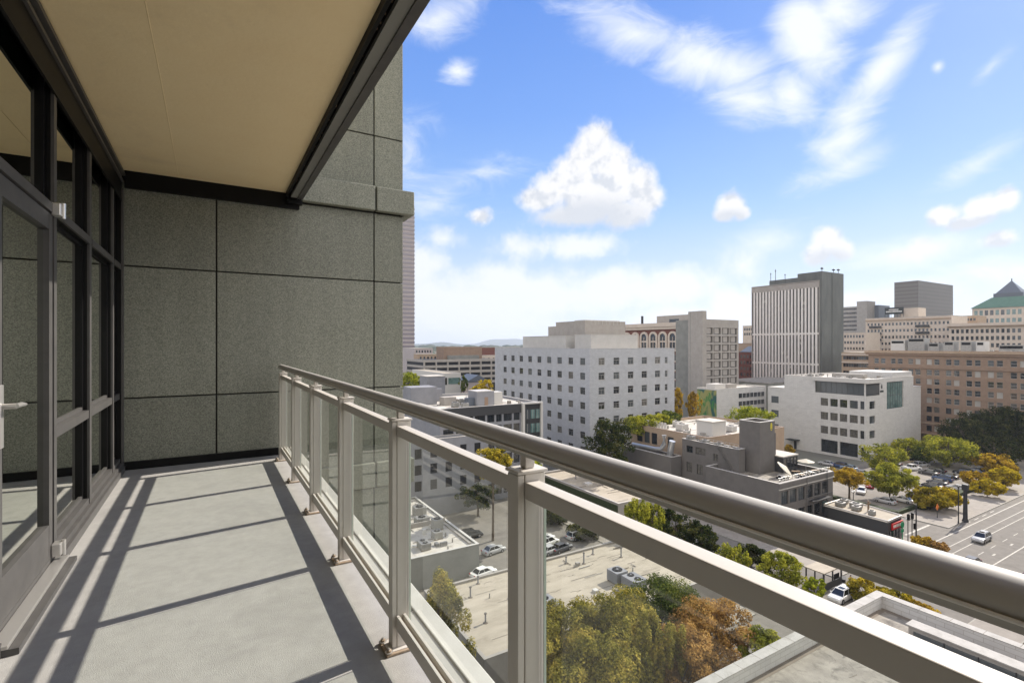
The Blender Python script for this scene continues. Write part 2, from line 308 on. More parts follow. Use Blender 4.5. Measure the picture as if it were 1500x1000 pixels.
# ------------------------------------------------------------------ mesh helpers
ORG = {}
class MB:
    def __init__(s): s.v = []; s.f = []; s.mi = []; s.mats = []; s.smooth = False; s.sf = []
    def m(s, key):
        mt = X[key] if isinstance(key, str) else key
        if mt not in s.mats: s.mats.append(mt)
        return s.mats.index(mt)
    def face(s, pts, key, sm=False):
        i = len(s.v); s.v += [tuple(p) for p in pts]; s.f.append(tuple(range(i, i+len(pts)))); s.mi.append(s.m(key)); s.sf.append(sm)
    def raw(s, vs, fs, key, sm=False):
        i = len(s.v); s.v += [tuple(p) for p in vs]; k = s.m(key)
        for f in fs: s.f.append(tuple(j+i for j in f)); s.mi.append(k); s.sf.append(sm)
    def box(s, x0, x1, y0, y1, z0, z1, key, bev=0):
        if x0 > x1: x0, x1 = x1, x0
        if y0 > y1: y0, y1 = y1, y0
        if z0 > z1: z0, z1 = z1, z0
        if bev <= 0:
            v = [(x0, y0, z0), (x1, y0, z0), (x1, y1, z0), (x0, y1, z0), (x0, y0, z1), (x1, y0, z1), (x1, y1, z1), (x0, y1, z1)]
            f = [(0, 3, 2, 1), (4, 5, 6, 7), (0, 1, 5, 4), (1, 2, 6, 5), (2, 3, 7, 6), (3, 0, 4, 7)]
            s.raw(v, f, key); return
        bm = bmesh.new(); bmesh.ops.create_cube(bm, size=1)
        for v in bm.verts: v.co = Vector(((x0+x1)/2+v.co.x*(x1-x0), (y0+y1)/2+v.co.y*(y1-y0), (z0+z1)/2+v.co.z*(z1-z0)))
        bmesh.ops.bevel(bm, geom=bm.edges[:], offset=bev, segments=2, affect='EDGES', profile=.5)
        bm.verts.index_update(); s.raw([v.co[:] for v in bm.verts], [[v.index for v in f.verts] for f in bm.faces], key); bm.free()
    def prism(s, poly, z0, z1, key, axis='z', sm=False):
        n = len(poly)
        def P(p, h): return (p[0], p[1], h) if axis == 'z' else ((h, p[0], p[1]) if axis == 'x' else (p[0], h, p[1]))
        v = [P(p, z0) for p in poly]+[P(p, z1) for p in poly]
        f = [tuple(range(n-1, -1, -1)), tuple(range(n, 2*n))]
        s.raw(v, f, key); s.raw(v, [(i, (i+1) % n, n+(i+1) % n, n+i) for i in range(n)], key, sm)
    def cyl(s, p, r, h, key, seg=16, r2=None, axis='z', sm=True):
        r2 = r if r2 is None else r2; v = []
        for k, (rr, hh) in enumerate(((r, 0), (r2, h))):
            for i in range(seg):
                a = 2*math.pi*i/seg; c_, s_ = rr*math.cos(a), rr*math.sin(a)
                v.append((p[0]+c_, p[1]+s_, p[2]+hh) if axis == 'z' else ((p[0]+hh, p[1]+c_, p[2]+s_) if axis == 'x' else (p[0]+c_, p[1]+hh, p[2]+s_)))
        s.raw(v, [tuple(range(seg-1, -1, -1)), tuple(range(seg, 2*seg))], key)
        s.raw(v, [(i, (i+1) % seg, seg+(i+1) % seg, seg+i) for i in range(seg)], key, sm)
    def tube(s, pts, rs, key, seg=8):
        pts = [Vector(p) for p in pts]; rs = rs if isinstance(rs, (list, tuple)) else [rs]*len(pts)
        v = []; n = len(pts)
        for i, p in enumerate(pts):
            d = (pts[min(i+1, n-1)]-pts[max(i-1, 0)]).normalized(); u = d.cross(Vector((0, 0, 1)))
            if u.length < .05: u = d.cross(Vector((1, 0, 0)))
            u.normalize(); w = d.cross(u)
            for k in range(seg):
                a = 2*math.pi*k/seg; v.append((p+rs[i]*(math.cos(a)*u+math.sin(a)*w))[:])
        f = [(i*seg+k, i*seg+(k+1) % seg, (i+1)*seg+(k+1) % seg, (i+1)*seg+k) for i in range(n-1) for k in range(seg)]
        s.raw(v, f, key, True); s.raw(v, [tuple(range(seg)), tuple(range((n-1)*seg, n*seg))], key)
    def ball(s, c, r, key, seg=12, ring=8, sc=(1, 1, 1)):
        v = []
        for i in range(ring+1):
            t = math.pi*i/ring
            for k in range(seg):
                a = 2*math.pi*k/seg; v.append((c[0]+r*sc[0]*math.sin(t)*math.cos(a), c[1]+r*sc[1]*math.sin(t)*math.sin(a), c[2]+r*sc[2]*math.cos(t)))
        s.raw(v, [(i*seg+k, (i+1)*seg+k, (i+1)*seg+(k+1) % seg, i*seg+(k+1) % seg) for i in range(ring) for k in range(seg)], key, True)
    def mesh(s, name, off=(0, 0, 0)):
        me = bpy.data.meshes.new(name); ox, oy, oz = off
        me.from_pydata([(a-ox, b-oy, c-oz) for a, b, c in s.v], [], s.f)
        for m_ in s.mats: me.materials.append(m_)
        me.polygons.foreach_set('material_index', s.mi); me.polygons.foreach_set('use_smooth', s.sf); me.update(); return me
    def build(s, name, parent=None, loc=None, world=True, **tags):
        off = (0, 0, 0)
        if parent is not None and world: off = ORG.get(parent.name, (0, 0, 0))
        if parent is None and loc is not None: off = loc if world else (0, 0, 0)
        o = bpy.data.objects.new(name, s.mesh(name, off)); COL.objects.link(o)
        if parent is not None: o.parent = parent; ORG[o.name] = ORG.get(parent.name, (0, 0, 0))
        elif loc is not None: o.location = loc; ORG[o.name] = tuple(loc)
        for k, v in tags.items(): o[k] = v
        return o

def thing(name, label, cat, loc=(0, 0, 0), rz=0, group=None):
    o = bpy.data.objects.new(name, None); COL.objects.link(o); o.location = loc; o.rotation_euler = (0, 0, rz); o.empty_display_size = .3
    o['label'] = label; o['category'] = cat
    if group: o['group'] = group
    ORG[o.name] = tuple(loc) if rz == 0 else (0, 0, 0)
    return o
def dup(root, loc, rz, label, group=None, name=None, scale=1.0):
    r = root.copy(); COL.objects.link(r); r.location = loc; r.rotation_euler = (0, 0, rz); r.scale = (scale,)*3; r['label'] = label
    if name: r.name = name
    if group: r['group'] = group
    for ch in list(root.children):
        c = ch.copy(); COL.objects.link(c); c.parent = r
        for g in list(ch.children):
            d = g.copy(); COL.objects.link(d); d.parent = c
    return r
# ------------------------------------------------------------------ the balcony
B = EYE-1.32          # level of the balcony floor
WX = -.80             # face of the glazing
EW = 6.65             # face of the stone end wall
def st(o): o['kind'] = 'structure'; return o
mb = MB(); mb.box(WX-.02, .86, -3.0, EW, B-.22, B, 'floor'); st(mb.build('balcony_floor'))
mb = MB(); mb.box(.863, .95, -3.0, EW-.005, B-.26, B+.012, 'floor_edge', .006); st(mb.build('floor_edge_flashing'))
# ceiling: soffit slab; edge channel is a thing
mb = MB(); mb.box(-.86, .775, -3.0, EW-.002, B+3.135, B+3.42, 'ceiling'); mb.box(.7755, .93, -3.0, EW-.004, B+3.17, B+3.42, 'black2')
for (p_, q_) in (((212, 0), (236, 120)), ((236, 120), (262, 262)), ((262, 262), (420, 285))):
    g0, g1 = [G(*pp_, B+3.135) for pp_ in (p_, q_)]
    mb.tube([(g0[0], min(g0[1], EW-.05), B+3.136), (g1[0], min(g1[1], EW-.05), B+3.136)], .004, 'ceiling', 4)
st(mb.build('balcony_ceiling'))
eb = thing('edge_beam', 'dark steel channel along the outer edge of the balcony ceiling', 'beam', (.85, 0, B+3.1))
mb = MB(); mb.box(.778, .802, -3, EW-.01, B+3.085, B+3.168, 'black'); mb.box(.802, .822, -3, EW-.01, B+3.125, B+3.168, 'black2'); mb.build('angle', eb)
mb = MB(); mb.box(.824, .895, -3, EW-.12, B+3.068, B+3.10, 'concrete_dark'); mb.box(.824, .834, -3, EW-.12, B+3.102, B+3.168, 'black'); mb.build('channel', eb)
mb = MB(); mb.box(.8955, .955, -3, EW-.12, B+3.055, B+3.62, 'bronze'); mb.build('fascia', eb)
r = random.Random(4)
mb = MB()
for k in range(26):
    y = r.uniform(1.8, 6.4); mb.ball((.823+r.uniform(-.004, .004), y, B+3.123), .006, 'rust', 5, 4, (1, r.uniform(1, 4), 1))
mb.build('sealant', eb)

# end wall of stone panels
sw = thing('stone_wall', 'speckled green granite end wall of large panels closing the balcony', 'wall', (.7, EW, B))
mb = MB(); mb.box(-14, 2.215, EW+.035, 22, 0, B+9, 'granite_back'); mb.build('backing', sw)
gap = .008
xs = [-.86, .06, 1.85, 2.24]; zs = [-36.5, -7.6, -5.8, -4.1, -2.32, -.56, .75, 2.145, 3.045]; zs_up = [3.38, 4.06, 5.42, 6.8, 8.2, 9.0]
mb = MB()
for i in range(3):
    for zz in (zs, zs_up):
        for j in range(len(zz)-1):
            mb.box(xs[i]+(gap if i else 0), xs[i+1]-gap*(i < 2), EW, EW+.034, B+zz[j]+gap, B+zz[j+1]-gap, 'granite', .004)
for zz in (zs, zs_up):
    for j in range(len(zz)-1): mb.box(2.2165, 2.252, EW+.036, EW+6, B+zz[j]+gap, B+zz[j+1]-gap, 'granite', .003)
mb.build('panel', sw)
for z0, z1 in ((3.055, 3.372), (-.535, -.215)):
    mb = MB()
    a0 = .93 if z0 > 0 else .955
    mb.box(a0, 1.842, EW-.10, EW-.001, B+z0, B+z1, 'granite', .012); mb.box(1.862, 2.37, EW-.10, EW-.001, B+z0, B+z1, 'granite', .012)
    mb.box(2.255, 2.37, EW, EW+6, B+z0, B+z1, 'granite', .012); mb.build('ledge', sw)
mb = MB(); mb.box(WX+.03, .70, EW-.028, EW-.001, B+.002, B+.085, 'black'); mb.build('baseboard', sw)
mb = MB(); mb.box(WX+.03, .93, EW-.045, EW-.001, B+2.955, B+3.133, 'black'); mb.box(.79, .955, EW-.115, EW-.046, B+3.0, B+3.05, 'black'); mb.build('top_trim', sw)
# the tower carrying the balcony (below and behind the glazing)
tw = thing('host_building', 'green granite apartment tower that carries the balcony', 'building', (-6, -5, 0))
mb = MB(); mb.box(-14, -.83, -25, EW+.03, 0, B-.23, 'granite'); mb.box(-14, -.87, -25, EW+.03, B+3.43, B+9, 'granite'); mb.box(-14, -4.5, -25, EW+.03, B-.229, B+3.429, 'interior')
mb.box(-4.499, -.9, -25, -1.2, B-.229, B+3.429, 'interior'); mb.build('wall', tw)
mb = MB(); mb.box(-4.498, -.84, -1.19, EW+.02, B-.22, B-.01, 'wood'); mb.box(-4.498, -.88, -1.19, EW+.02, B+3.15, B+3.42, 'interior'); mb.build('room_shell', tw)

# glazing wall
gw = thing('window_wall', 'floor to ceiling glazed wall with dark bronze frames beside the balcony', 'window wall', (WX, 2, B))
mull = [(4.0, .065), (5.04, .075), (6.11, .075)]
def mullion(y, w, z0=.06, z1=2.93, x0=-.94, x1=-.795, key='bronze'):
    m = MB(); m.box(x0, x1-.016, y-w/2, y+w/2, B+z0, B+z1, 'black'); m.box(x1-.0158, x1, y-w/2+.002, y+w/2-.002, B+z0, B+z1, key); m.build('mullion', gw)
for y, w in mull: mullion(y, w)
mullion(2.98, .07); mullion(6.60, .08, x1=-.775)
for y in (1.9, .85, -.2, -1.1): mullion(y, .07)
mb = MB(); mb.box(-.94, -.80, -1.1, EW-.002, B+2.93, B+3.134, 'black'); mb.box(-.80, -.785, -1.1, EW-.05, B+2.80, B+2.85, 'black')
mb.box(-.799, -.772, -1.1, EW-.05, B+3.0, B+3.022, 'bronze'); mb.box(-.799, -.76, -1.1, EW-.05, B+3.07, B+3.10, 'bronze'); mb.box(-.80, -.79, -1.1, EW-.05, B+2.851, B+2.999, 'black'); mb.build('head', gw)
seg = [(-1.1, -.2), (-.2, .85), (.85, 1.9), (1.9, 2.98), (2.98, 4.0), (4.0, 5.04), (5.04, 6.11), (6.11, 6.58)]
for i, (a, b) in enumerate(seg):
    a2, b2 = a+.036, b-.038
    m = MB(); m.box(-.915, -.805, a2, b2, B+2.085, B+2.145, 'black'); m.box(-.8048, -.790, a2, b2, B+2.088, B+2.142, 'bronze')  # upper transom body blackened for the shade under the soffit
    m.build('transom', gw)
    if i != 4:
        m = MB(); m.box(-.915, -.800, a2, b2, B+.755, B+.815, 'bronze'); m.build('transom', gw)
    spans = [(2.145, 2.93)]+([(.815, 2.085), (.14, .755)] if i != 4 else [])
    for z0, z1 in spans:
        m = MB(); f = .028
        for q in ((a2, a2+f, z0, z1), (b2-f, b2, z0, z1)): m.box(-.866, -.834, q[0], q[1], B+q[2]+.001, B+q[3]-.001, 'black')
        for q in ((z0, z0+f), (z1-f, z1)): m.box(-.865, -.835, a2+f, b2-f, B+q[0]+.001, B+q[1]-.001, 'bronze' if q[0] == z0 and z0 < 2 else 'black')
        fr = m.build('glazing_bead', gw)
        m = MB(); m.box(-.853, -.847, a2+f+.001, b2-f-.001, B+z0+f+.001, B+z1-f-.001, 'window_pane'); m.build('pane', gw)
mb = MB()
for a, b in ((-1.1, 2.94), (4.036, 6.56)):
    mb.box(-.93, -.80, a, b, B+.10, B+.139, 'bronze'); mb.box(-.93, -.775, a, b, B+.062, B+.099, 'bronze'); mb.box(-.93, -.757, a, b, B+.002, B+.061, 'bronze')
mb.build('sill', gw)
# door leaf, its glass, lever and hinges
m = MB(); d0, d1 = 3.03, 3.955; xa, xb = -.86, -.80
m.box(xa, xb, d0, d0+.085, B+.075, B+2.08, 'bronze'); m.box(xa, xb, d1-.07, d1, B+.075, B+2.08, 'bronze')
m.box(xa, xb-.001, d0+.0855, d1-.0705, B+.075, B+.275, 'bronze'); m.box(xa, xb-.001, d0+.0855, d1-.0705, B+1.985, B+2.08, 'bronze')
door = m.build('glass_door', gw)
m = MB(); m.box(-.834, -.826, d0+.086, d1-.071, B+.276, B+1.984, 'window_pane'); m.build('pane', door)
m = MB(); m.box(-.799, -.788, d0+.022, d0+.062, B+.86, B+1.14, 'steel', .003); m.cyl((-.787, d0+.042, B+1.045), .013, .045, 'steel', 12, axis='x')
m.tube([(-.742, d0+.035, B+1.045), (-.738, d0+.09, B+1.047), (-.74, d0+.16, B+1.040)], [.011, .011, .007], 'steel', 10)
m.build('handle', door)
for z in (.075, 2.075):
    m = MB(); m.box(-.799, -.755, d1-.04, d1+.035, B+z, B+z+.075, 'steel', .006); m.cyl((-.752, d1+.01, B+z-.008), .012, .09, 'steel', 12); m.build('hinge', door)
m = MB(); m.box(-.93, -.80, d0-.05, d1+.04, B+.040, B+.0745, 'bronze'); m.box(-.799, -.735, d0-.1, d1+.06, B+.030, B+.048, 'steel', .003); m.box(-.93, -.70, d0-.1, d1+.07, B+.002, B+.0295, 'bronze'); m.build('threshold', gw)

# railing
rl = thing('balcony_railing', 'painted aluminium railing with clear glass panels and a rounded handrail', 'railing', (.71, 0, B))
posts = [2.16+1.035*k for k in range(-5, 5)]
post_me = None
for py in posts:
    if post_me is None:
        m = MB(); m.box(.672, .692, -.026, .026, .012, .985, 'alu', .002); m.box(.6925, .738, -.029, .029, .012, .987, 'alu', .003); m.box(.7385, .756, -.026, .026, .012, .985, 'alu', .002)
        m.box(.668, .760, -.033, .033, .988, .996, 'alu', .002); post_me = m.mesh('post')
        m = MB(); m.box(.638, .772, -.062, .062, .001, .0115, 'rust', .003); m.box(.652, .765, -.05, .05, .0117, .014, 'alu'); base_me = m.mesh('base_plate')
        m = MB(); m.cyl((0, 0, .001), .011, .008, 'rust', 6); m.cyl((0, 0, .0), .017, .0015, 'steel', 14); m.cyl((0, 0, .008), .006, .008, 'steel', 8); bolt_me = m.mesh('bolt')
        m = MB(); m.box(.703, .731, -.014, .014, .997, 1.0352, 'alu', .002); so_me = m.mesh('standoff')
    o = bpy.data.objects.new('post', post_me); COL.objects.link(o); o.parent = rl; o.location = (-.71, py, 0)
    for nm, me in (('base_plate', base_me), ('standoff', so_me)):
        c = bpy.data.objects.new(nm, me); COL.objects.link(c); c.parent = o
    for bx, by in ((.652, -.045), (.652, .045)):
        c = bpy.data.objects.new('bolt', bolt_me); COL.objects.link(c); c.parent = o; c.location = (bx, by, .0145)
for a, b in zip(posts[:-1], posts[1:]):
    a2, b2 = a+.030, b-.030
    m = MB(); m.box(.690, .732, a2, b2, B+.925, B+.968, 'alu', .002); m.build('top_rail', rl)
    m = MB(); m.box(.688, .700, a2, b2, B+.092, B+.152, 'alu', .0015); m.box(.718, .730, a2, b2, B+.092, B+.152, 'alu', .0015); m.box(.7005, .7175, a2, b2, B+.094, B+.128, 'rust'); m.build('bottom_rail', rl)
    m = MB(); m.box(.7415, .7495, a2+.012, b2-.012, B+.10, B+.955, 'pane'); g = m.build('glass_panel', rl)
    for e0 in (a2+.008, b2-.0115): m = MB(); m.box(.742, .749, e0, e0+.0035, B+.101, B+.954, 'edge_glass'); m.build('glass_edge', g)
# handrail: rounded cap over a narrower channel
y0, y1 = -3.1, 6.47
m = MB(); cx_ = .7085; prof = [(cx_+.0280*math.cos(math.pi*(1-k/14)), B+1.0500+.0360*math.sin(math.pi*(1-k/14))**.8) for k in range(15)]
m.prism(prof, y0, y1, 'alu_rail', 'y', True)
m.box(cx_-.0315, cx_+.0315, y0, y1, B+1.0455, B+1.0500, 'lip', .0015); m.box(cx_-.0275, cx_+.0275, y0, y1, B+1.0360, B+1.0451, 'alu_rail', .001)
m.build('handrail', rl)
# ------------------------------------------------------------------ building kit
WIN = {}
def wmesh(w, h, nx, nz, glass, frame, fw=.06, top=None):
    key = (round(w, 2), round(h, 2), nx, nz, glass, frame, top)
    if key not in WIN:
        m = MB(); d = .05
        m.box(-w/2+.002, w/2-.002, .02, .03, -h/2+.002, h/2-.002, glass)
        if frame:
            m.box(-w/2+.001, -w/2+fw, -.03, .018, -h/2+.001, h/2-.001, frame); m.box(w/2-fw, w/2-.001, -.03, .018, -h/2+.001, h/2-.001, frame)
            m.box(-w/2+fw, w/2-fw, -.029, .018, h/2-fw, h/2-.001, frame); m.box(-w/2+fw, w/2-fw, -.029, .018, -h/2+.001, -h/2+fw, frame)
            hh = h/2-fw if top is None else h/2-top*h
            for i in range(1, nx): x = -w/2+w*i/nx; m.box(x-fw*.35, x+fw*.35, -.02, .018, -h/2+fw, hh, frame)
            if top is not None: m.box(-w/2+fw, w/2-fw, -.025, .018, hh-fw*.5, hh+fw*.5, frame)
            else:
                for i in range(1, nz): z = -h/2+h*i/nz; m.box(-w/2+fw, w/2-fw, -.0205, .017, z-fw*.35, z+fw*.35, frame)
        WIN[key] = m.mesh('window')
    return WIN[key]
def facade(mb, ax, fx, a0, a1, z0, z1, holes, dep_, key, rkey=None):
    rkey = rkey or key
    us = sorted({a0, a1, *[h[0] for h in holes], *[h[1] for h in holes]}); vs = sorted({z0, z1, *[h[2] for h in holes], *[h[3] for h in holes]})
    P = (lambda a, z, d=0: (fx+d, a, z)) if ax == 'x' else (lambda a, z, d=0: (a, fx+d, z))
    def hole(a, z): return any(h[0] < a < h[1] and h[2] < z < h[3] for h in holes)
    for j in range(len(vs)-1):
        run = None
        for i in range(len(us)-1):
            if hole((us[i]+us[i+1])/2, (vs[j]+vs[j+1])/2):
                if run is not None: mb.face([P(run, vs[j]), P(us[i], vs[j]), P(us[i], vs[j+1]), P(run, vs[j+1])], key); run = None
            elif run is None: run = us[i]
        if run is not None: mb.face([P(run, vs[j]), P(us[-1], vs[j]), P(us[-1], vs[j+1]), P(run, vs[j+1])], key)
    for (a, b, c, d) in holes:
        mb.face([P(a, c), P(b, c), P(b, c, dep_), P(a, c, dep_)], rkey); mb.face([P(a, d), P(b, d), P(b, d, dep_), P(a, d, dep_)], rkey)
        mb.face([P(a, c), P(a, d), P(a, d, dep_), P(a, c, dep_)], rkey); mb.face([P(b, c), P(b, d), P(b, d, dep_), P(b, c, dep_)], rkey)
wr = random.Random(11)
def windows(parent, ax, fx, holes, dep_, nx=1, nz=1, frame='dframe', glass=('wg',), fw=.06, top=None, cap=100):
    o0 = ORG[parent.name]
    rest = []
    if len(holes) > cap: rest = holes[cap:]; holes = holes[:cap]
    for (a, b, c, d) in holes:
        me = wmesh(b-a, d-c, nx, nz, wr.choice(glass), frame, fw, top)
        o = bpy.data.objects.new('window', me); COL.objects.link(o); o.parent = parent
        p = (fx+dep_-.035, (a+b)/2, (c+d)/2) if ax == 'x' else ((a+b)/2, fx+dep_-.035, (c+d)/2)
        o.location = (p[0]-o0[0], p[1]-o0[1], p[2]-o0[2])
        if ax == 'x': o.rotation_euler = (0, 0, -math.pi/2)
    if rest:
        m = MB()
        for (a, b, c, d) in rest:
            if ax == 'x': m.box(fx+dep_-.02, fx+dep_-.01, a+.01, b-.01, c+.01, d-.01, glass[0])
            else: m.box(a+.01, b-.01, fx+dep_-.02, fx+dep_-.01, c+.01, d-.01, glass[0])
        m.build('window_rows', parent, kind='stuff')
def grid(a0, a1, n, w, zs_, h, skip=()):
    p = (a1-a0)/n; return [(a0+p*(i+.5)-w/2, a0+p*(i+.5)+w/2, z, z+h) for z in zs_ for i in range(n) if i not in skip]
def block(name, label, x0, x1, y0, y1, z1, wall, roof='roofw', hx=(), hy=(), dx=.25, par=.9, cop='coping', z0=0, cat='building', pt=.35, rkey=None, group=None):
    t = thing(name, label, cat, ((x0+x1)/2, (y0+y1)/2, z0), group=group)
    m = MB(); facade(m, 'x', x0, y0, y1, z0, z1, list(hx), dx, wall, rkey); facade(m, 'y', y0, x0, x1, z0, z1, list(hy), dx, wall, rkey)
    m.face([(x1, y0, z0), (x1, y1, z0), (x1, y1, z1), (x1, y0, z1)], wall); m.face([(x0, y1, z0), (x1, y1, z0), (x1, y1, z1), (x0, y1, z1)], wall)
    if par > 0:
        for q in ((x0, x1, y0, y0+pt), (x0, x1, y1-pt, y1), (x0, x0+pt, y0+pt, y1-pt), (x1-pt, x1, y0+pt, y1-pt)):
            m.box(q[0]+.002, q[1]-.002, q[2]+.002, q[3]-.002, z1-par, z1-.003, wall)
    m.build('wall', t)
    m = MB()
    if par > 0:
        m.box(x0+pt, x1-pt, y0+pt, y1-pt, z1-par-.3, z1-par+.02, roof)
        rf = m.build('roof', t); m = MB(); e = .05; c = .06
        for q in ((x0-e, x1+e, y0-e, y0+pt+e), (x0-e, x1+e, y1-pt-e, y1+e), (x0-e, x0+pt+e, y0+pt+e, y1-pt-e), (x1-pt-e, x1+e, y0+pt+e, y1-pt-e)):
            m.box(q[0], q[1], q[2], q[3], z1, z1+c, cop)
        m.build('coping', rf)
    else: m.box(x0-.1, x1+.1, y0-.1, y1+.1, z1+.002, z1+.25, roof); m.build('roof', t)
    # solid core keeps light out of the hollow shell behind the panes
    m = MB(); m.box(x0+dx+.02, x1-.3, y0+dx+.02, y1-.3, z0, z1-max(par, 0)-.35, 'black2'); m.build('core', t)
    return t
def hvac_unit(loc, sx, sy, sz, label, rz=0, fans=1, key='hvac', group='rooftop air handling units'):
    t = thing('rooftop_unit', label, 'air conditioner', loc, rz, group)
    m = MB(); m.box(-sx/2, sx/2, -sy/2, sy/2, .15, sz, key, .03)
    for i in range(5):
        z = .3+(sz-.5)*i/5; m.box(-sx/2-.01, -sx/2+.002, -sy/2+.15, sy/2-.15, z, z+.05, 'concrete_dark'); m.box(-sx/2+.15, sx/2-.15, -sy/2-.01, -sy/2+.002, z, z+.05, 'concrete_dark')
    m.build('casing', t, world=False)
    for i in range(fans):
        y = 0 if fans == 1 else (-sy/4+i*sy/2)
        m = MB(); rr = min(sx, sy/fans)*.34; m.cyl((0, y, sz), rr, .09, 'black', 18); m.cyl((0, y, sz+.09), rr*.25, .03, key, 10)
        for k in range(3): a = k*math.pi/3; m.box(-rr, rr, y-.012, y+.012, sz+.091, sz+.10, key) if k == 0 else m.tube([(rr*math.cos(a), y+rr*math.sin(a), sz+.1), (-rr*math.cos(a), y-rr*math.sin(a), sz+.1)], .012, key, 4)
        m.build('fan', t, world=False)
    m = MB()
    for s1 in (-1, 1): m.box(-sx/2, sx/2, s1*sy*.4-.08, s1*sy*.4+.08, 0, .149, 'woodpole')
    m.build('skid', t, world=False); return t
def vent(loc, h, r_, label):
    t = thing('roof_vent', label, 'vent', loc, group='roof vents')
    m = MB(); m.cyl((0, 0, 0), r_*2.2, .08, 'seam', 12, r_*1.2); m.cyl((0, 0, .08), r_*.75, h, 'greyc2', 12); m.build('pipe', t, world=False)
    m = MB(); m.cyl((0, 0, h+.05), r_*1.3, .12, 'greyc', 12, r_); m.build('cap', t, world=False)

# ------------------------------------------------------------------ ground, roads, pavements
def sheet(name, x0, x1, y0, y1, z, key, th=.0):
    m = MB()
    if th: m.box(x0, x1, y0, y1, z-th, z, key)
    else: m.face([(x0, y0, z), (x1, y0, z), (x1, y1, z), (x0, y1, z)], key)
    o = m.build(name); return st(o)
sheet('ground', -9000, 15000, -6000, 15000, 0, 'ground')
sheet('street', -60, 520, 27.5, 43.6, .02, 'asphalt')
sheet('cross_street', 66, 87, 43.61, 420, .022, 'asphalt')
sheet('side_street', 117.5, 130.5, 43.62, 300, .021, 'asphalt')
sheet('service_yard', 40.5, 65.9, 63.6, 108, .015, 'asphalt')
sheet('back_lane', -10, 40.4, 62.8, 74.6, .016, 'asphalt')
sheet('parking_lot', 134.5, 181, 52.6, 81.5, .024, 'asphalt_lot')
def pavement(x0, x1, y0, y1):
    m = MB(); m.box(x0+.151, x1-.151, y0+.151, y1-.151, 0, .15, 'pave'); 
    for q in ((x0, x1, y0, y0+.15), (x0, x1, y1-.15, y1), (x0, x0+.15, y0+.15, y1-.15), (x1-.15, x1, y0+.15, y1-.15)): m.box(q[0], q[1], q[2], q[3], 0, .155, 'kerb')
    st(m.build('pavement'))
pavement(-10, 65.8, 43.62, 45.4); pavement(87.2, 117.2, 43.65, 57.4); pavement(130.8, 232, 43.65, 52.5); pavement(0, 66, 26.6, 27.4); pavement(64.4, 66, 45.5, 108)
pavement(87.2, 94.3, 57.5, 112); pavement(64, 500, 22, 27.4); pavement(181.3, 233, 52.7, 81.9)
m = MB()
for (a, b) in ((101, 185),):
    m.box(a, b, 42.0, 42.2, .026, .03, 'paint'); m.box(a, b, 39.6, 39.75, .026, .03, 'paint'); m.box(a, b, 38.0, 38.15, .026, .03, 'paint'); m.box(a, b, 32.4, 32.6, .026, .03, 'paint')
for i in range(22): m.box(101+i*6, 103.6+i*6, 35.4, 35.52, .026, .03, 'paint')
for i in range(12): m.box(112+i*9, 113.2+i*9, 33.9, 34.2, .026, .03, 'paint')
m.box(119, 130, 46.4, 46.8, .026, .03, 'paint')
for i in range(5): m.box(133+i*4.5, 135.4+i*4.5, 42.9, 43.05, .026, .03, 'paint')
for i in range(14): m.box(87.6+i*.9, 88.1+i*.9, 44, 47, .026, .03, 'paint') if False else None
for i in range(9): m.box(136+i*4.6, 136.1+i*4.6, 53, 58, .028, .032, 'paint'); m.box(136+i*4.6, 136.1+i*4.6, 70, 75, .028, .032, 'paint')
m.box(-6, 40, 68.9, 69.05, .026, .03, 'yellow')
st(m.build('road_markings'))
m = MB(); m.box(130.9, 141, 52.55, 53.2, 0, .9, 'ivy'); m.box(140, 176, 51.2, 52.5, .15, .95, 'ivy'); m.box(130.9, 132.3, 53.3, 80, 0, .8, 'ivy')
o = m.build('hedge'); o['label'] = 'low dark clipped hedge around the parking lot'; o['category'] = 'hedge'
# hills and far wooded plain
m = MB(); rr = random.Random(3)
for (dist, hgt, key, a0, a1) in ((11500, 240, 'hill', -12, 42), (7500, 120, 'hill', -12, 42), (4200, 42, 'far', -14, 60)):
    n = 90; v = []; 
    ph = [rr.uniform(0, 6.3) for _ in range(6)]
    for i in range(n+1):
        a = math.radians(a0+(a1-a0)*i/n)
        h = hgt*(.40+.32*math.sin(a*9+ph[0])+.22*math.sin(a*21+ph[1])+.10*math.sin(a*47+ph[2])+.05*math.sin(a*110+ph[3]))
        h = max(h, hgt*.08); x, y = math.sin(a), math.cos(a)
        v += [(x*dist*.9, y*dist*.9, 0), (x*dist, y*dist, h), (x*dist*1.15, y*dist*1.15, h*.6), (x*dist*1.3, y*dist*1.3, 0)]
    m.raw(v, [(4*i+k, 4*i+k+1, 4*i+5+k, 4*i+4+k) for i in range(n) for k in range(3)], key, True)
st(m.build('hills'))
# ------------------------------------------------------------------ buildings
GL = ('wg', 'wg', 'wg2', 'wg', 'wg3')
# white office block in the middle
x0, y0 = 94.0, 114.0; x1 = onY(988, y0); y1 = onX(725, x0)
zs_ = [31.9-4.32*k for k in range(8)][::-1]
ya_, yb_ = onX(853.4, x0), onX(739.8, x0); hx = [(ya_+(yb_-ya_)*i/8-1.15, ya_+(yb_-ya_)*i/8+1.15, z, z+2.05) for z in zs_[::-1] for i in range(9)]
hy = [(a, b, c, d) for (a, b, c, d) in grid(x0+1.6, x1-4.8, 5, 2.3, zs_[::-1], 2.1)]+[(x1-4.4, x1-3.2, z, z+2.0) for z in zs_[::-1]]
A = block('office_building', 'large white block of nine storeys with rows of small square windows, left of centre', x0, x1, y0, y1, 36.7, 'A', 'roofw', hx, hy, dx=.22, par=1.0, cop='A')
windows(A, 'x', x0, sorted(hx, key=lambda h: -h[2])[:63], .22, 2, 1, 'bandl', ('wg', 'wg', 'wg', 'wg2', 'wg', 'wg3'), .07, .34)
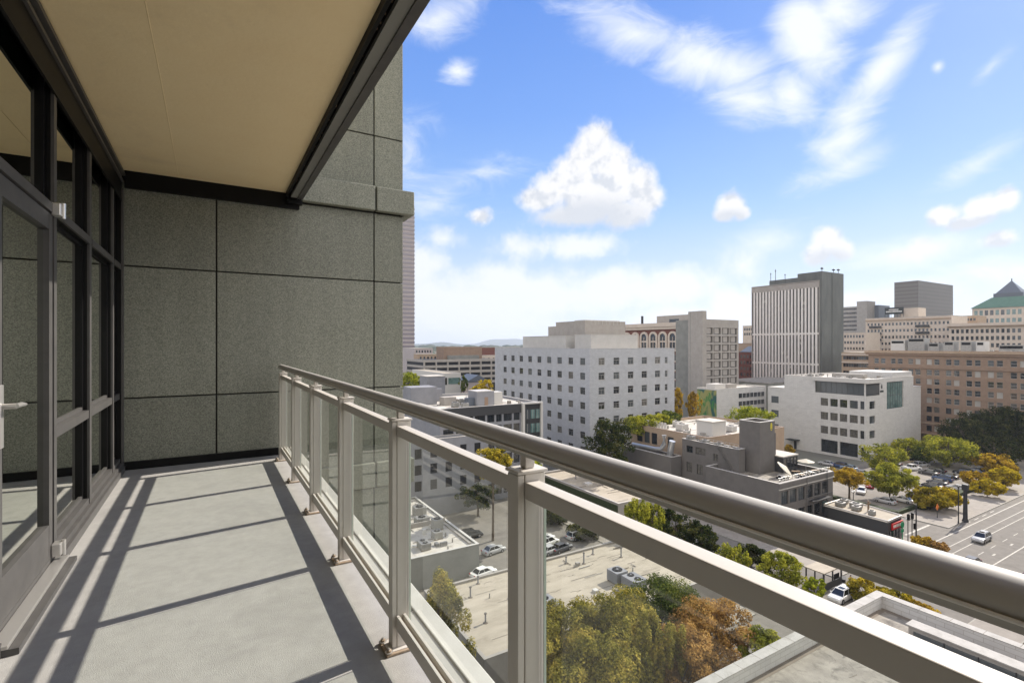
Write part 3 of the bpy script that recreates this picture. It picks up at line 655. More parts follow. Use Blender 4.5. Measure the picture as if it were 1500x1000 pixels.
windows(A, 'y', y0, sorted(hy, key=lambda h: -h[2])[:36], .22, 2, 1, 'wframe', ('wg2', 'wg', 'wg', 'wg', 'wg3'), .07, .34)
m = MB()
for h in sorted(hx, key=lambda h: -h[2])[63:]: m.box(x0+.18, x0+.2, h[0]+.01, h[1]-.01, h[2]+.01, h[3]-.01, 'wg')
for h in sorted(hy, key=lambda h: -h[2])[36:]: m.box(h[0]+.01, h[1]-.01, y0+.18, y0+.2, h[2]+.01, h[3]-.01, 'wg')
m.build('lower_window', A, kind='stuff')
m = MB()
for h in hx: m.box(x0-.06, x0-.003, h[0]-.06, h[1]+.06, h[2]-.16, h[2]-.02, 'A2')
for h in hy: m.box(h[0]-.06, h[1]+.06, y0-.06, y0-.003, h[2]-.16, h[2]-.02, 'A2')
m.build('sill_course', A)
def pent(parent, pxl, pxr, xf, yf, pyt, zb, key, depth=12, name='penthouse', face='y'):
    """a rooftop box: -Y face at yf spanning pixels, or -X face at xf"""
    if face == 'y': xa, xb = onY(pxl, yf), onY(pxr, yf); ya, yb = yf, yf+depth; d = dep(xa, yf)
    else: ya, yb = onX(pxr, xf), onX(pxl, xf); xa, xb = xf, xf+depth; d = dep(xf, ya)
    m = MB(); z = zat(pyt, d); m.box(xa, xb, ya, yb, zb, z, key); m.box(xa-.08, xb+.08, ya-.08, yb+.08, z+.001, z+.15, 'coping'); return m.build(name, parent)
pent(A, 766, 829, x0+4, 0, 492, 35.72, 'A2', 10, face='x')
pent(A, 803, 842, x0+15, 0, 477, 35.71, 'concrete', 8, face='x')
pent(A, 820, 856, x0+12, 0, 472, 35.70, 'A2', 11, face='x')
pent(A, 842, 857, x0+11, 0, 469, 35.73, 'concrete', 15, face='x')
pent(A, 857, 916, 0, y0+14, 470, 35.74, 'concrete', 16)
pent(A, 866, 934, 0, y0+5, 490, 35.75, 'A2', 8)
m = MB()
for i in range(9): m.box(x0+12+i*1.6, x0+12.08+i*1.6, y0+13.9, y0+13.98, zat(470, 150)-.5, zat(466, 150), 'steel')
m.box(x0+12, x0+25, y0+13.9, y0+13.98, zat(467, 150), zat(467, 150)+.08, 'steel'); m.build('roof_railing', A)

# grey and black apartment block, lower left
x0, x1, y0, y1, z1 = 45.5, 73.3, 108.8, 141, 23.0
hy = []
for fl in range(6):
    z = 1.2+3.55*fl
    for k, (a, w) in enumerate(((.8, 2.6), (4.0, 2.0), (6.5, 2.0), (9.0, 2.8), (12.3, 2.0), (14.8, 1.6), (16.9, 2.4), (19.8, 1.8))): hy.append((x0+a, x0+a+w, z, z+2.75))
Bb = block('apartment_block', 'grey and charcoal flat-roofed block with a white frame around its black glazed end', x0, x1, y0, y1, z1, 'greyc2', 'roofw', [], hy, dx=.3, par=.6, cop='coping')
windows(Bb, 'y', y0, sorted(hy, key=lambda h: -h[2]), .3, 2, 1, 'dframe', ('wg', 'wg', 'wg3', 'wg'), .08)
m = MB(); m.box(x0-.3, x0+21.9, y0-.25, y0-.005, z1-2.2, z1-.05, 'darkcl'); m.build('parapet_band', Bb)
m = MB(); m.box(x0+22, x0+22.6, y0-.9, y0-.005, 0, z1+.25, 'white'); m.box(x1-.3, x1+.25, y0-.9, y0-.005, 0, z1+.25, 'white'); m.box(x0+22.61, x1-.31, y0-.9, y0-.005, z1-.15, z1+.24, 'white'); m.build('white_frame', Bb)
m = MB(); m.box(x0+22.61, x1-.31, y0-.30, y0-.006, 0, z1-.16, 'dframe')
f = m.build('black_bay', Bb)
for fl in range(6):
    for k in range(3):
        m = MB(); xx = x0+23.1+k*1.55; z = 1.3+3.55*fl; m.box(xx, xx+1.2, y0-.36, y0-.301, z, z+2.3, 'wg5' if k else 'wg2'); m.box(xx+.56, xx+.62, y0-.38, y0-.361, z, z+2.3, 'wframe'); m.build('window', f)
m = MB(); zz = z1-.6
m.box(x0+12, x0+17, y0+5, y0+10, zz, zz+3.6, 'greyc2'); m.box(x0+14.2, x0+15.2, y0+4.96, y0+4.999, zz+.1, zz+2.2, 'brown'); m.box(x0+17.001, x0+20, y0+6, y0+9, zz, zz+3.2, 'white'); m.box(x0+10, x0+11.9, y0+6, y0+8, zz, zz+2.0, 'slate'); m.box(x0+12, x0+17, y0+5, y0+10, zz+3.601, zz+3.75, 'coping'); m.build('stair_head', Bb)
m = MB(); m.box(x0-2, x0+9, y0+20, y0+21, zz, zz+3.5, 'greyc2'); m.box(x0-2, x0+5, y0+14, y0+19.9, zz, zz+4.6, 'greyc2'); m.box(x0+5.3, x0+8.6, y0+10, y0+13, zz, zz+2.1, 'concrete'); m.build('stair_head', Bb)
for i, (ox, oy) in enumerate(((6.5, 6), (8, 3.5), (20.8, 10), (10.5, 11), (21.5, 15))):
    hvac_unit((x0+ox, y0+oy, z1-.58), 1.5, 1.5, 1.3, ['grey fan unit on the pale roof left of the stair head', 'small fan unit near the front edge of the pale roof', 'fan unit by the right edge of the pale roof', 'fan unit behind the stair head on the pale roof', 'rearmost fan unit along the right edge of the pale roof'][i])
block('annex', 'lower grey annex in front of the charcoal block behind the railing', 36, 56, 104.9, 108.6, 17.0, 'greyc2', 'roofd', [], grid(37, 55, 5, 1.6, (13, 9.5, 6), 2.2), dx=.2, par=.5)

# grey restaurant block with stair tower
CH = [(95.2+2.9*i+.0, 95.2+2.9*i+2.35, z, z+2.6) for z in (6.7, 2.6) for i in range(6)]
C = block('brick_commercial_building', 'warm grey painted brick building with a roof terrace and fire escape', 94.5, 113.9, 57.7, 74.6, 11.0, 'greyc', 'roofd', [], CH, dx=.3, par=.95)
windows(C, 'y', 57.7, CH, .3, 3, 2, 'dframe', ('wg', 'wg2', 'wg5', 'wg'), .07)
m = MB(); m.box(94.35, 114.05, 57.45, 57.695, 9.75, 9.95, 'coping'); m.box(94.4, 114, 57.5, 57.696, 10.05, 10.95, 'greyc'); m.build('cornice', C)
up = block('upper_block', 'warm grey upper storey behind the roof terrace with small dark windows', 98.2, 100.35, 69.0, 84.3, 15.2, 'greyc', 'roofw', [(81.2, 83, 12.2, 13.8), (77.6, 80.4, 12.2, 13.8), (74.2, 75.4, 11.6, 13.2), (81.4, 83.0, 7.6, 9.9), (78.3, 80, 7.6, 9.9)], [], dx=.25, par=.4)
block('rear_terrace_block', 'low grey link block behind the roof terrace', 100.4, 113.9, 74.62, 78.5, 10.8, 'greyc', 'roofd', [], [], par=.4)
up['category'] = 'building'
windows(up, 'x', 98.2, [(81.2, 83, 12.2, 13.8), (77.6, 80.4, 12.2, 13.8), (74.2, 75.4, 11.6, 13.2), (81.4, 83.0, 7.6, 9.9), (78.3, 80, 7.6, 9.9)], .25, 2, 2, 'dframe', ('wg', 'wg3'), .06)
wing = block('side_wing', 'low warm grey wing with ducts on its roof', 94.5, 98.1, 84.4, 101.4, 11.0, 'greyc', 'roofd', [], [], par=.6)
sw2 = block('stair_tower', 'tall plain grey stair tower with a yellow emblem, rising above the roof terrace', 101.2, 106.6, 66.1, 71.0, 21.2, 'greyc', 'roofd', [], [], par=.8)
m = MB(); yy = 66.08
for i in range(20):
    a = 2*math.pi*i/20; b = 2*math.pi*(i+1)/20
    m.prism([(105.3+.38*math.cos(a), 20.0+.85*math.sin(a)), (105.3+.38*math.cos(b), 20.0+.85*math.sin(b)), (105.3+.27*math.cos(b), 20.0+.7*math.sin(b)), (105.3+.27*math.cos(a), 20.0+.7*math.sin(a))], yy-.02, yy, 'yellow', 'y')
m.prism([(105.12, 19.6), (105.48, 19.6), (105.42, 20.3), (105.5, 20.5), (105.3, 20.65), (105.1, 20.5), (105.18, 20.3)], yy-.02, yy, 'yellow', 'y'); m.build('emblem', sw2)
dk = block('pavilion', 'glazed terrace pavilion with a flat white roof beside the stair tower', 106.75, 112.3, 64.3, 71.0, 13.4, 'darkcl', 'roofw', [], grid(107, 112.1, 4, 1.1, (11.0,), 2.1), dx=.1, par=0)
windows(dk, 'y', 64.3, grid(107, 112.1, 4, 1.1, (11.0,), 2.1), .1, 1, 1, 'dframe', ('wg', 'wg3'), .06)
m = MB(); m.box(106.85, 107.2, 66.2, 66.5, 13.66, 18.5, 'greyc'); m.build('flue', dk)
# fire escape
fe = thing('fire_escape', 'dark iron fire escape with two landings on the grey facade', 'fire escape', (108, 57, 0))
for z in (6.3, 2.6):
    m = MB(); m.box(104.2, 111.0, 56.3, 57.42, z, z+.08, 'pole'); m.build('landing', fe)
    m = MB()
    for i in range(18): m.box(104.2+i*.4-.02, 104.2+i*.4+.02, 56.3, 56.34, z+.08, z+1.1, 'pole')
    m.box(104.2, 111.0, 56.29, 56.35, z+1.1, z+1.16, 'pole'); m.box(104.2, 104.25, 56.36, 57.4, z+.6, z+.65, 'pole'); m.box(104.2, 104.25, 56.36, 57.4, z+1.1, z+1.15, 'pole'); m.build('guard_rail', fe)
m = MB()
for yy in (56.45, 57.1): m.tube([(104.9, yy, 2.7), (109.3, yy, 6.3)], .05, 'pole', 5)
for i in range(11): t_ = (i+.5)/11; m.box(104.9+4.4*t_-.13, 104.9+4.4*t_+.13, 56.47, 57.08, 2.7+3.6*t_-.02, 2.7+3.6*t_+.02, 'pole')
m.build('stair', fe)
m = MB(); m.tube([(110.3, 57.2, 6.4), (110.3, 57.2, 11.8)], .04, 'pole', 5); m.tube([(110.8, 57.2, 6.4), (110.8, 57.2, 11.8)], .04, 'pole', 5)
for i in range(15): m.box(110.3, 110.8, 57.18, 57.22, 6.6+i*.35, 6.63+i*.35, 'pole')
m.build('ladder', fe)
dpn = MB(); dpn.tube([(103.6, 57.4, 0), (103.6, 57.4, 11.2)], .07, 'greyc', 6); dpn.build('downpipe', C)
st2 = thing('steel_stair', 'grey open steel stair from the upper roof down to the terrace roof', 'stair', (98, 74, 10))
m = MB()
for yy in (72.2, 72.7): m.tube([(97.9, yy-2.2, 10.1), (97.9, yy+1.8, 15.3)], .07, 'greyc', 5)
m.build('stringer', st2)
m = MB()
for i in range(14): m.box(97.5, 98.15, 70.1+i*.28, 70.35+i*.28, 10.3+i*.36, 10.33+i*.36, 'greyc')
m.build('tread', st2)
# ducts and clutter on the wing / upper roof
dt = thing('duct', 'fat silver ventilation duct bending over the low wing roof', 'duct', (97, 88, 10.5))
m = MB(); m.tube([(96.3, 99, 11.6), (96.3, 91, 11.7), (96.6, 89.5, 11.9), (97, 88.9, 13.2), (97, 88.9, 15.4)], [.5, .5, .55, .55, .6], 'duct', 12); m.tube([(97.2, 87.2, 10.7), (96.9, 86.6, 12.6), (96.9, 86.2, 14.4)], .75, 'duct', 12); m.build('pipe', dt)
for i, (X_, Y_, sx, sy, sz, lb) in enumerate(((99.3, 82.6, 1.2, 1.8, 1.2, 'boxy unit on the narrow upper grey roof nearest the ducts'), (99.3, 78.5, 1.2, 1.6, .9, 'second boxy unit on the narrow upper grey roof'), (99.3, 74.8, 1.2, 1.6, .8, 'third boxy unit on the narrow upper grey roof'))):
    hvac_unit((X_, Y_, 14.82), sx, sy, sz, lb)
m = MB()
for i in range(15): m.box(98.34, 98.40, 69.2+i*1.05, 69.26+i*1.05, 15.27, 16.2, 'steel')
for z in (15.7, 16.2): m.box(98.34, 98.40, 69.2, 84.1, z, z+.05, 'steel')
m.build('guard_rail', up)
m = MB(); rr = random.Random(8)
for i in range(14):
    a, b = rr.uniform(98.6, 99.4), rr.uniform(69.5, 83.5); s_ = rr.uniform(.2, .4); m.box(a, a+s_*2.2, b, b+s_, 14.82, 14.82+rr.uniform(.15, .7), rr.choice(('hvac', 'white', 'concrete', 'seam')))
m.build('roof_clutter', up, kind='stuff')
# tan brick block behind
DH = [(94.5+2.6*i, 96.5+2.6*i, 11.6, 14.6) for i in range(3)]+[(89, 91, 11.6, 14.4)]
Dd = block('tan_brick_building', 'tan brick building with a pale flat roof and a white plant box', 100.5, 131, 78.6, 104, 16.0, 'tan', 'roofw', DH, [], dx=.25, par=.7, cop='brown')
windows(Dd, 'x', 100.5, DH, .25, 1, 2, 'dframe', ('wg', 'wg2'), .08)
m = MB(); m.box(105.2, 110.2, 81, 85.8, 15.3, 18.9, 'white', .05); m.box(105, 110.4, 80.8, 86, 18.91, 19.05, 'roofw'); m.build('plant_room', Dd)
m = MB()
for i in range(9): m.box(103.2, 103.4, 94+i, 94.7+i, 15.32, 17.2, 'white')
m.build('louvre_screen', Dd)
for i, (X_, Y_, s_, lb) in enumerate(((106.5, 91.5, 2.4, 'pale unit on the tan building roof left of the white plant box'), (110.5, 96.5, 2, 'rear unit on the tan building roof'), (116.5, 84, 2, 'unit right of the white plant box on the tan building roof'), (103, 87, 1.4, 'small unit in front of the white plant box'))):
    hvac_unit((X_, Y_, 15.33), s_, s_*.9, s_*.75, lb, key='white')
# long low ivy-sided building
R_ = block('low_shed', 'long low building with ivy-green side wall and tan gravel roof', 72.6, 84.5, 78.8, 108.2, 5.0, 'concrete', 'roofb', [], [], par=.45)
m = MB(); m.box(72.35, 72.595, 79, 108, 0, 4.55, 'ivy'); m.build('ivy', R_)
block('low_store', 'small low store beside the ivy-sided building with a dark roof', 84.6, 94.2, 85, 104, 5.4, 'concrete', 'roofd', [], [], par=.5)
vent((78, 100, 4.57), .8, .16, 'thin pipe vent on the tan gravel roof'); vent((80, 88, 4.57), .9, .18, 'second pipe vent on the tan gravel roof, nearer the corner')
m = MB(); m.box(76.5, 78, 93.5, 95, 4.57, 5.1, 'white', .05); o = m.build('skylight'); o['label'] = 'small white dome skylight on the tan gravel roof'; o['category'] = 'skylight'
# equipment-roofed grey building behind the glass
Pp = block('workshop', 'low plain grey building with a crowded pale roof seen through the railing glass', 4, 38.2, 74.8, 105, 5.0, 'concrete_dark', 'roofw', [], [], par=.35, cop='white')
m = MB(); m.box(5, 37.8, 88, 88.25, 4.67, 5.5, 'concrete'); m.box(37.0, 37.3, 76, 88, 4.67, 5.0, 'concrete'); m.build('divider', Pp)
rr = random.Random(5)
spots = [(31, 97), (35, 94), (28.5, 91.5), (34, 90), (33.5, 81.5), (30, 78.5), (26.5, 84), (35.2, 85.5), (24.5, 96), (29.5, 102)]
nm = ['largest, by the far end', 'right of centre near the far wall', 'in the middle row at left', 'just behind the dividing wall', 'in front of the dividing wall', 'nearest the front wall', 'left in the front half', 'close to the right edge', 'far left', 'at the far corner']
for i, (a, b) in enumerate(spots): hvac_unit((a, b, 4.67), rr.uniform(1.5, 2.6), rr.uniform(1.5, 2.6), rr.uniform(1.0, 1.9), 'metal unit on the crowded pale roof, '+nm[i], fans=rr.choice((1, 1, 2)))
m = MB()
for i in range(34):
    a, b = rr.uniform(22, 37), rr.uniform(76, 103)
    if i % 3: m.tube([(a, b, 4.85), (a+rr.uniform(-3, 3), b+rr.uniform(-3, 3), 4.85+rr.uniform(0, .3))], .12, rr.choice(('duct', 'white')), 6)
    else: m.box(a, a+rr.uniform(.4, 1.2), b, b+rr.uniform(.4, 1.2), 4.68, 4.68+rr.uniform(.3, .8), rr.choice(('white', 'hvac', 'concrete')))
m.build('pipework', Pp, kind='stuff')
# big beige flat roof below
Oo = block('warehouse', 'wide low warehouse with a stained beige roof, seen through the near glass panels', 23.9, 64.0, 45.6, 62.4, 6.0, 'concrete', 'roofb', [], [], par=.28, cop='concrete', pt=.3)
m = MB()
rs = random.Random(3)
for y in (48.6, 51.4, 55.2, 58.3):
    xx_ = 25+rs.uniform(0, 6)
    while xx_ < 62: l_ = rs.uniform(1, 7); w_ = rs.uniform(.03, .12); m.box(xx_, min(xx_+l_, 63.5), y+rs.uniform(-.06, .06), y+w_+.04, 5.745, 5.752+rs.uniform(0, .004), 'seam'); xx_ += l_+rs.uniform(.5, 6)
m.build('roof_seam', Oo)
hvac_unit((34.6, 49.7, 5.75), 2.1, 3.0, 1.7, 'grey twin-fan unit on the beige roof, nearest of three', .0, 2, 'greyc2'); hvac_unit((47.6, 51.9, 5.75), 2.0, 2.0, 1.6, 'grey single-fan unit on the beige roof, farthest of three', 0, 1, 'greyc2'); hvac_unit((48.0, 49.1, 5.75), 2.2, 2.6, 1.6, 'grey twin-fan unit on the beige roof, right beside the single-fan one', 0, 2, 'greyc2')
for i, (a, b, h) in enumerate(((45, 60, .9), (47.2, 58.6, 1.5), (50.5, 60.5, .8), (53.5, 57.5, 1.3), (28.5, 58.2, 1.2), (27.4, 52.0, 1.0), (33.5, 55.6, .7), (31, 61, .9))):
    vent((a, b, 5.75), h, .14, 'pipe vent on the beige roof, '+['near its far edge', 'tallest one near its far edge', 'third along the far edge', 'near the right-hand end', 'at its far left corner', 'at the left edge', 'short one between the units and the far edge', 'left on the far edge'][i])
# white parapet roof at lower right
qx, qy = 60.4, 26.2
Qq = block('neighbour_building', 'flat roof with tall white parapet directly below the balcony at lower right', -10, qx, -40, qy, 12.0, 'offwhite', 'roofd', [], [], par=1.25, cop='copestone', pt=.8)
m = MB()
pz = 12.25
m.box(55.0, 56.2, -36, 21.3, 10.7, pz, 'concrete'); m.box(54.9, 56.35, -36.1, 21.5, pz+.001, pz+.1, 'copestone'); cl = m.build('clerestory', Qq)
for i in range(12):
    y = 20.9-i*2.3
    m = MB(); m.box(54.93, 54.99, y-2.2, y, 10.85, 11.9, 'wg2'); m.box(54.9, 54.995, y-2.28, y-2.21, 10.85, 11.95, 'dframe'); m.build('window', cl)
vent((41.0, 20.6, 10.78), .9, .22, 'round cowl vent on the stained roof below the rails'); vent((40.1, 19.5, 10.78), .6, .35, 'wide low vent on the stained roof below the rails')
# white modern office with roof-terrace glazing
x0, x1, y0, y1, z1 = 182.4, onY(1338, 82.2), 82.2, 109.4, 26.6
fz = [7.2, 12.0, 16.8]
def yx(px): return onX(px, x0)
HXF = []
for z in fz:
    for (a, b) in ((1202, 1213), (1216, 1227), (1230, 1241), (1244.5, 1256.5), (1260, 1266)): HXF.append((yx(b), yx(a), z, z+2.6))
big = [(yx(1227), yx(1202.5), .8, 5.2), (yx(1256.5), yx(1230), .8, 5.2), (yx(1266), yx(1260), 1.5, 4.4)]
ter = (y0+.6, yx(1194), 21.2, 25.2)
HYF = [(x0+2.2, x0+6.0, z, z+2.5) for z in fz]+[(onY(1299, y0), onY(1323.5, y0), 16.0, 25.2)]
F_ = block('white_office_building', 'modern white office block with a dark glazed top-floor corner and a small black logo', x0, x1, y0, y1, z1, 'offwhite', 'roofw', HXF+big+[ter], HYF, dx=.45, par=.5, cop='white')
windows(F_, 'x', x0, HXF, .45, 3, 2, 'dframe', ('wg3', 'wg3', 'wg', 'wg3', 'wg2'), .07)
windows(F_, 'x', x0, big, .45, 4, 2, 'dframe', ('wg',), .1); windows(F_, 'x', x0, [ter], .45, 9, 1, 'dframe', ('wg2',), .12)
windows(F_, 'y', y0, HYF[:3], .45, 3, 3, 'dframe', ('wg', 'wg2'), .07); windows(F_, 'y', y0, HYF[3:], .45, 7, 2, 'dframe', ('wg5',), .16)
m = MB(); m.box(x0-.05, onY(1288, y0), y0-.06, y0-.005, 21.2, 25.0, 'dframe'); m.box(x0+.2, onY(1287, y0), y0-.09, y0-.061, 21.5, 24.7, 'wg2'); m.build('corner_glazing', F_)
m = MB(); m.box(x0-1.0, onY(1289, y0)+.3, y0-1.0, y0-.1, 25.3, 26.7, 'white'); m.box(x0-1.0, x0-.005, y0-.099, yx(1192), 25.3, 26.7, 'white'); m.build('eaves_band', F_)
m = MB(); m.box(x0, x1-8, y1+.01, onX(1125, x0), 0, 21.6, 'offwhite'); m.box(x0-.1, x1-8, y1+.01, onX(1125, x0)+.1, 21.601, 21.9, 'white')
for z in (16.0, 10.8, 5.6): m.box(x0-.03, x0-.002, y1+2.2, y1+5, z, z+2.5, 'wg2')
m.build('rear_wing', F_)
m = MB(); m.box(onY(1309, y0), x1-.36, y0+.36, y0+14, z1-.45, z1+1.7, 'offwhite'); m.box(x1+.005, x1+7, y0+.4, y0+20, 0, 22.6, 'offwhite'); m.box(x1+.004, x1+7.1, y0+.3, y0+20.1, 22.601, 22.8, 'white'); m.box(onY(1294, y0), onY(1299.5, y0)-.01, y0+6, y0+16, z1-.45, z1+.9, 'concrete'); m.build('roof_box', F_)
m = MB(); lx = onY(1291.5, y0)-.0; lz = zat(566.5, dep(lx, y0)); n = 14
m.prism([(lx+.42*math.sin(2*math.pi*i/n)*(1 if i < 4 or i > 10 else 1), lz+.62*math.cos(2*math.pi*i/n)+(.35 if i == 0 else 0)) for i in range(n)], y0-.08, y0-.01, 'signblack', 'y'); 
for i, w_ in enumerate((.42, .36, .4, .38, .4)): m.box(lx-1.15+i*.48, lx-1.15+i*.48+w_, y0-.08, y0-.01, lz-1.75, lz-1.15, 'signblack')
m.build('logo', F_)
m = MB(); m.box(x0-2.8, x0-.01, yx(1172), yx(1157), 3.4, 3.65, 'signblack'); m.box(x0-.06, x0-.005, yx(1167), yx(1163), .1, 3.2, 'dframe'); m.build('entrance_canopy', F_)
for i, (a, b, s_) in enumerate(((190, 104, 1.6), (196, 98, 2.2), (203, 92, 2.6), (199, 105, 1.4), (210, 96, 2), (193, 92, 1.2))):
    hvac_unit((a, b, z1-.45), s_, s_, s_*.5, 'low unit on the white office roof, '+['at its left end', 'in the middle', 'beside the white roof box', 'along the back edge', 'at the far right', 'close to the front edge'][i])
# brown brick building across the end of the street
x0 = 235.0; y0, y1, z1 = 44.0, onX(1272, 235.0), 35.4
HH = []
pp = (y1-y0-2)/10
for z in (30.2, 26.2, 22.7, 19.2, 15.7, 12.2, 8.7, 5.0):
    for i in range(10):
        yb = y1-1.2-pp*(i+1)+pp*.5
        HH += [(yb-2.0, yb-.35, z, z+2.1), (yb+.35, yb+2.0, z, z+2.1)]
Hh = block('brick_hotel', 'big brown brick building with paired windows, some with white blinds, at right', x0, x0+40, y0, y1, z1, 'brown', 'roofw', HH, [], dx=.3, par=.8, cop='tan')
HH = sorted(HH, key=lambda h: (-h[2], h[0]))
windows(Hh, 'x', x0, HH[:100], .3, 1, 2, 'wframe', ('wg', 'wg3', 'wg4', 'wg2', 'wg2', 'wg'), .09)
m = MB()
for h in HH[100:]: m.box(x0+.26, x0+.28, h[0]+.01, h[1]-.01, h[2]+.01, h[3]-.01, wr.choice(('wg', 'wg4', 'wg3')))
m.build('lower_window', Hh, kind='stuff')
m = MB(); m.box(x0-1.1, x0-.002, y0-1, y1+1.0, z1-.9, z1-.1, 'tan'); m.box(x0-.7, x0-.003, y0-.7, y1+.7, z1-1.7, z1-.92, 'brown'); m.box(x0-.4, x0-.004, y0-.3, y1+.3, 28.7, 29.2, 'brown'); m.box(x0-.3, x0-.004, y0-.3, y1+.3, 7.7, 8.2, 'tan'); m.build('cornice', Hh)
for (pl, pr, pt, k) in ((1330, 1354, 495, 'hvac'), (1360, 1375, 502, 'hvac'), (1383, 1397, 500, 'hvac'), (1407, 1423, 500, 'hvac'), (1430, 1442, 500, 'white'), (1463, 1500, 505, 'hvac'), (1305, 1325, 498, 'white')):
    ya, yb = onX(pr, x0+10), onX(pl, x0+10); zt = zat(pt, dep(x0+10, ya)); m = MB(); m.box(x0+10, x0+15, ya, yb, z1-.78, zt, k); m.box(x0+9.9, x0+9.998, ya+.3, yb-.3, zt-1.3, zt-.4, 'black'); m.build('roof_plant', Hh)
m = MB(); m.box(x0-2.2, x0-.01, y0, y1-3, 4.0, 4.3, 'brown'); m.build('street_canopy', Hh)

rr = random.Random(31)
def clutter(parent, x0, x1, y0, y1, z, n, sz=1.0):
    m = MB()
    for i in range(n):
        a, b = rr.uniform(x0, x1), rr.uniform(y0, y1); k = rr.random()
        if k < .35: l_ = rr.uniform(1.5, 6)*sz; m.tube([(a, b, z+.12), (min(a+l_, x1), b, z+.12)], rr.uniform(.03, .08), rr.choice(('hvac', 'seam')), 5)
        elif k < .6: l_ = rr.uniform(1.5, 6)*sz; m.tube([(a, b, z+.1), (a, min(b+l_, y1), z+.1)], rr.uniform(.03, .08), rr.choice(('hvac', 'seam')), 5)
        elif k < .85: s_ = rr.uniform(.3, 1.0)*sz; m.box(a, a+s_, b, b+s_*rr.uniform(.6, 1.4), z, z+rr.uniform(.2, .9)*sz, rr.choice(('hvac', 'roofd', 'concrete', 'white')))
        else: m.cyl((a, b, z), .12*sz, rr.uniform(.4, 1.1)*sz, 'hvac', 8)
    m.build('roof_fittings', parent, kind='stuff')
clutter(Bb, 46.5, 72.5, 110, 139, 22.43, 60); clutter(Dd, 101.5, 130, 80, 103, 15.33, 55); clutter(Pp, 8, 37, 76, 103, 4.68, 40); clutter(F_, 184, 208, 84, 108, 26.13, 55, 1.3)
clutter(Oo, 26, 62, 47, 61, 5.745, 16, .7); clutter(C, 95.5, 100.5, 58.6, 73.5, 10.08, 14, .8); clutter(wing, 95, 97.8, 85.2, 100.5, 10.43, 16, .8); clutter(R_, 73.5, 84, 80, 107, 4.58, 12, .8)
clutter(Hh, 237, 272, 48, 104, 34.63, 60, 2.0); clutter(Qq, 20, 54, 8, 24.5, 10.78, 10, .6)
# sealant patches and cracks on the near roofs
m = MB()
for i in range(40):
    a, b = rr.uniform(26, 61), rr.uniform(47, 61); pts = []
    for k in range(5): pts.append((a+k*rr.uniform(.2, .7), b+rr.uniform(-.25, .25), 5.753))
    m.tube(pts, .018, 'seam', 3)
for i in range(24):
    a, b = rr.uniform(24, 53), rr.uniform(8, 24.4); m.tube([(a+k*rr.uniform(.2, .5), b+rr.uniform(-.2, .2), 10.775) for k in range(4)], .02, 'seam', 3)
o = m.build('tar_patching', Oo, kind='stuff')

m = MB()
m.box(qx-1.35, qx-.802, -36, qy-.9, 10.772, 10.78, 'seam'); m.box(20, qx-1.4, qy-1.3, qy-.802, 10.772, 10.78, 'seam')  # dark strips along the inner foot of the parapet
for i in range(26): m.box(qx-.86, qx+.06, qy-1.6-i*2.4, qy-1.57-i*2.4, 12.0605, 12.066, 'seam')
for i in range(24): m.box(qx-2.2-i*2.4, qx-2.17-i*2.4, qy-.86, qy+.06, 12.0605, 12.066, 'seam')
m.build('roof_strips', Qq, kind='stuff')
# ------------------------------------------------------------------ farther buildings
def fb(name, label, px, d, pl, pr, pyt, wall, roof='roofw', nX=None, nY=None, z0=0, par=0, style=('wg', 'wg2'), wh=1.9, ww=1.3, fl=3.6, ztop_gap=1.6, floors=5, cop='coping', depth=None, dx=.2):
    """block whose near vertical edge is at pixel px and depth d; -X face spans pl..px, -Y face px..pr"""
    x0, y0 = at(px, d); y1 = onX(pl, x0) if pl is not None else y0+(depth or 25); x1 = onY(pr, y0) if pr is not None else x0+(depth or 25); z1 = zat(pyt, d)
    hx = grid(y0+.8, y1-.8, nX, ww, [z1-ztop_gap-wh-fl*k for k in range(floors)], wh) if nX else []
    hy = grid(x0+.8, x1-.8, nY, ww, [z1-ztop_gap-wh-fl*k for k in range(floors)], wh) if nY else []
    t = block(name, label, x0, x1, y0, y1, z1, wall, roof, hx, hy, dx=dx, par=par, cop=cop)
    t['category'] = 'building'
    cx, cy = hx[:60], hy[:40]
    windows(t, 'x', x0, cx, dx, 1, 1, None, style); windows(t, 'y', y0, cy, dx, 1, 1, None, style)
    rest = [('x', h) for h in hx[60:]]+[('y', h) for h in hy[40:]]
    if rest:
        m = MB()
        for ax, h in rest:
            if ax == 'x': m.box(x0+dx-.04, x0+dx-.02, h[0]+.01, h[1]-.01, h[2]+.01, h[3]-.01, style[0])
            else: m.box(h[0]+.01, h[1]-.01, y0+dx-.04, y0+dx-.02, h[2]+.01, h[3]-.01, style[0])
        m.build('lower_window', t, kind='stuff')
    return t, x0, x1, y0, y1, z1
# striped slab tower
t = thing('striped_tower', 'tall slab tower with white vertical fins on its broad side and dark green stone end', 'tower', (*at(1202, 260), 0))
x0, y0 = at(1202, 260); y1 = onX(1102, x0); x1 = onY(1234, y0); z1 = zat(411, 260)
m = MB(); m.box(x0+.4, x1-2, y0+1, y1, 0, z1-.2, 'wg'); m.build('curtain_glass', t)
m = MB(); m.box(x0, x1-2, y0+.6, y0+.99, 0, z1, 'concrete'); m.box(x0, x1-2, y1+.01, y1+.5, 0, z1, 'concrete'); m.box(x0-.02, x1-2, y0+.6, y1+.5, z1+.001, z1+.4, 'concrete'); m.box(x0-.05, x0+.39, y0+1, y1, z1-3.2, z1-.201, 'concrete'); m.build('frame', t)
nF = 20; pz = [14.0, 27.0, 43.0, z1-3.21]
for i in range(nF):
    yy = y0+1.6+(y1-y0-1.6)*i/nF
    m = MB(); m.box(x0-.35, x0+.39, yy, yy+.9, 8, z1-3.21, 'finw'); m.build('fin', t)
m = MB()
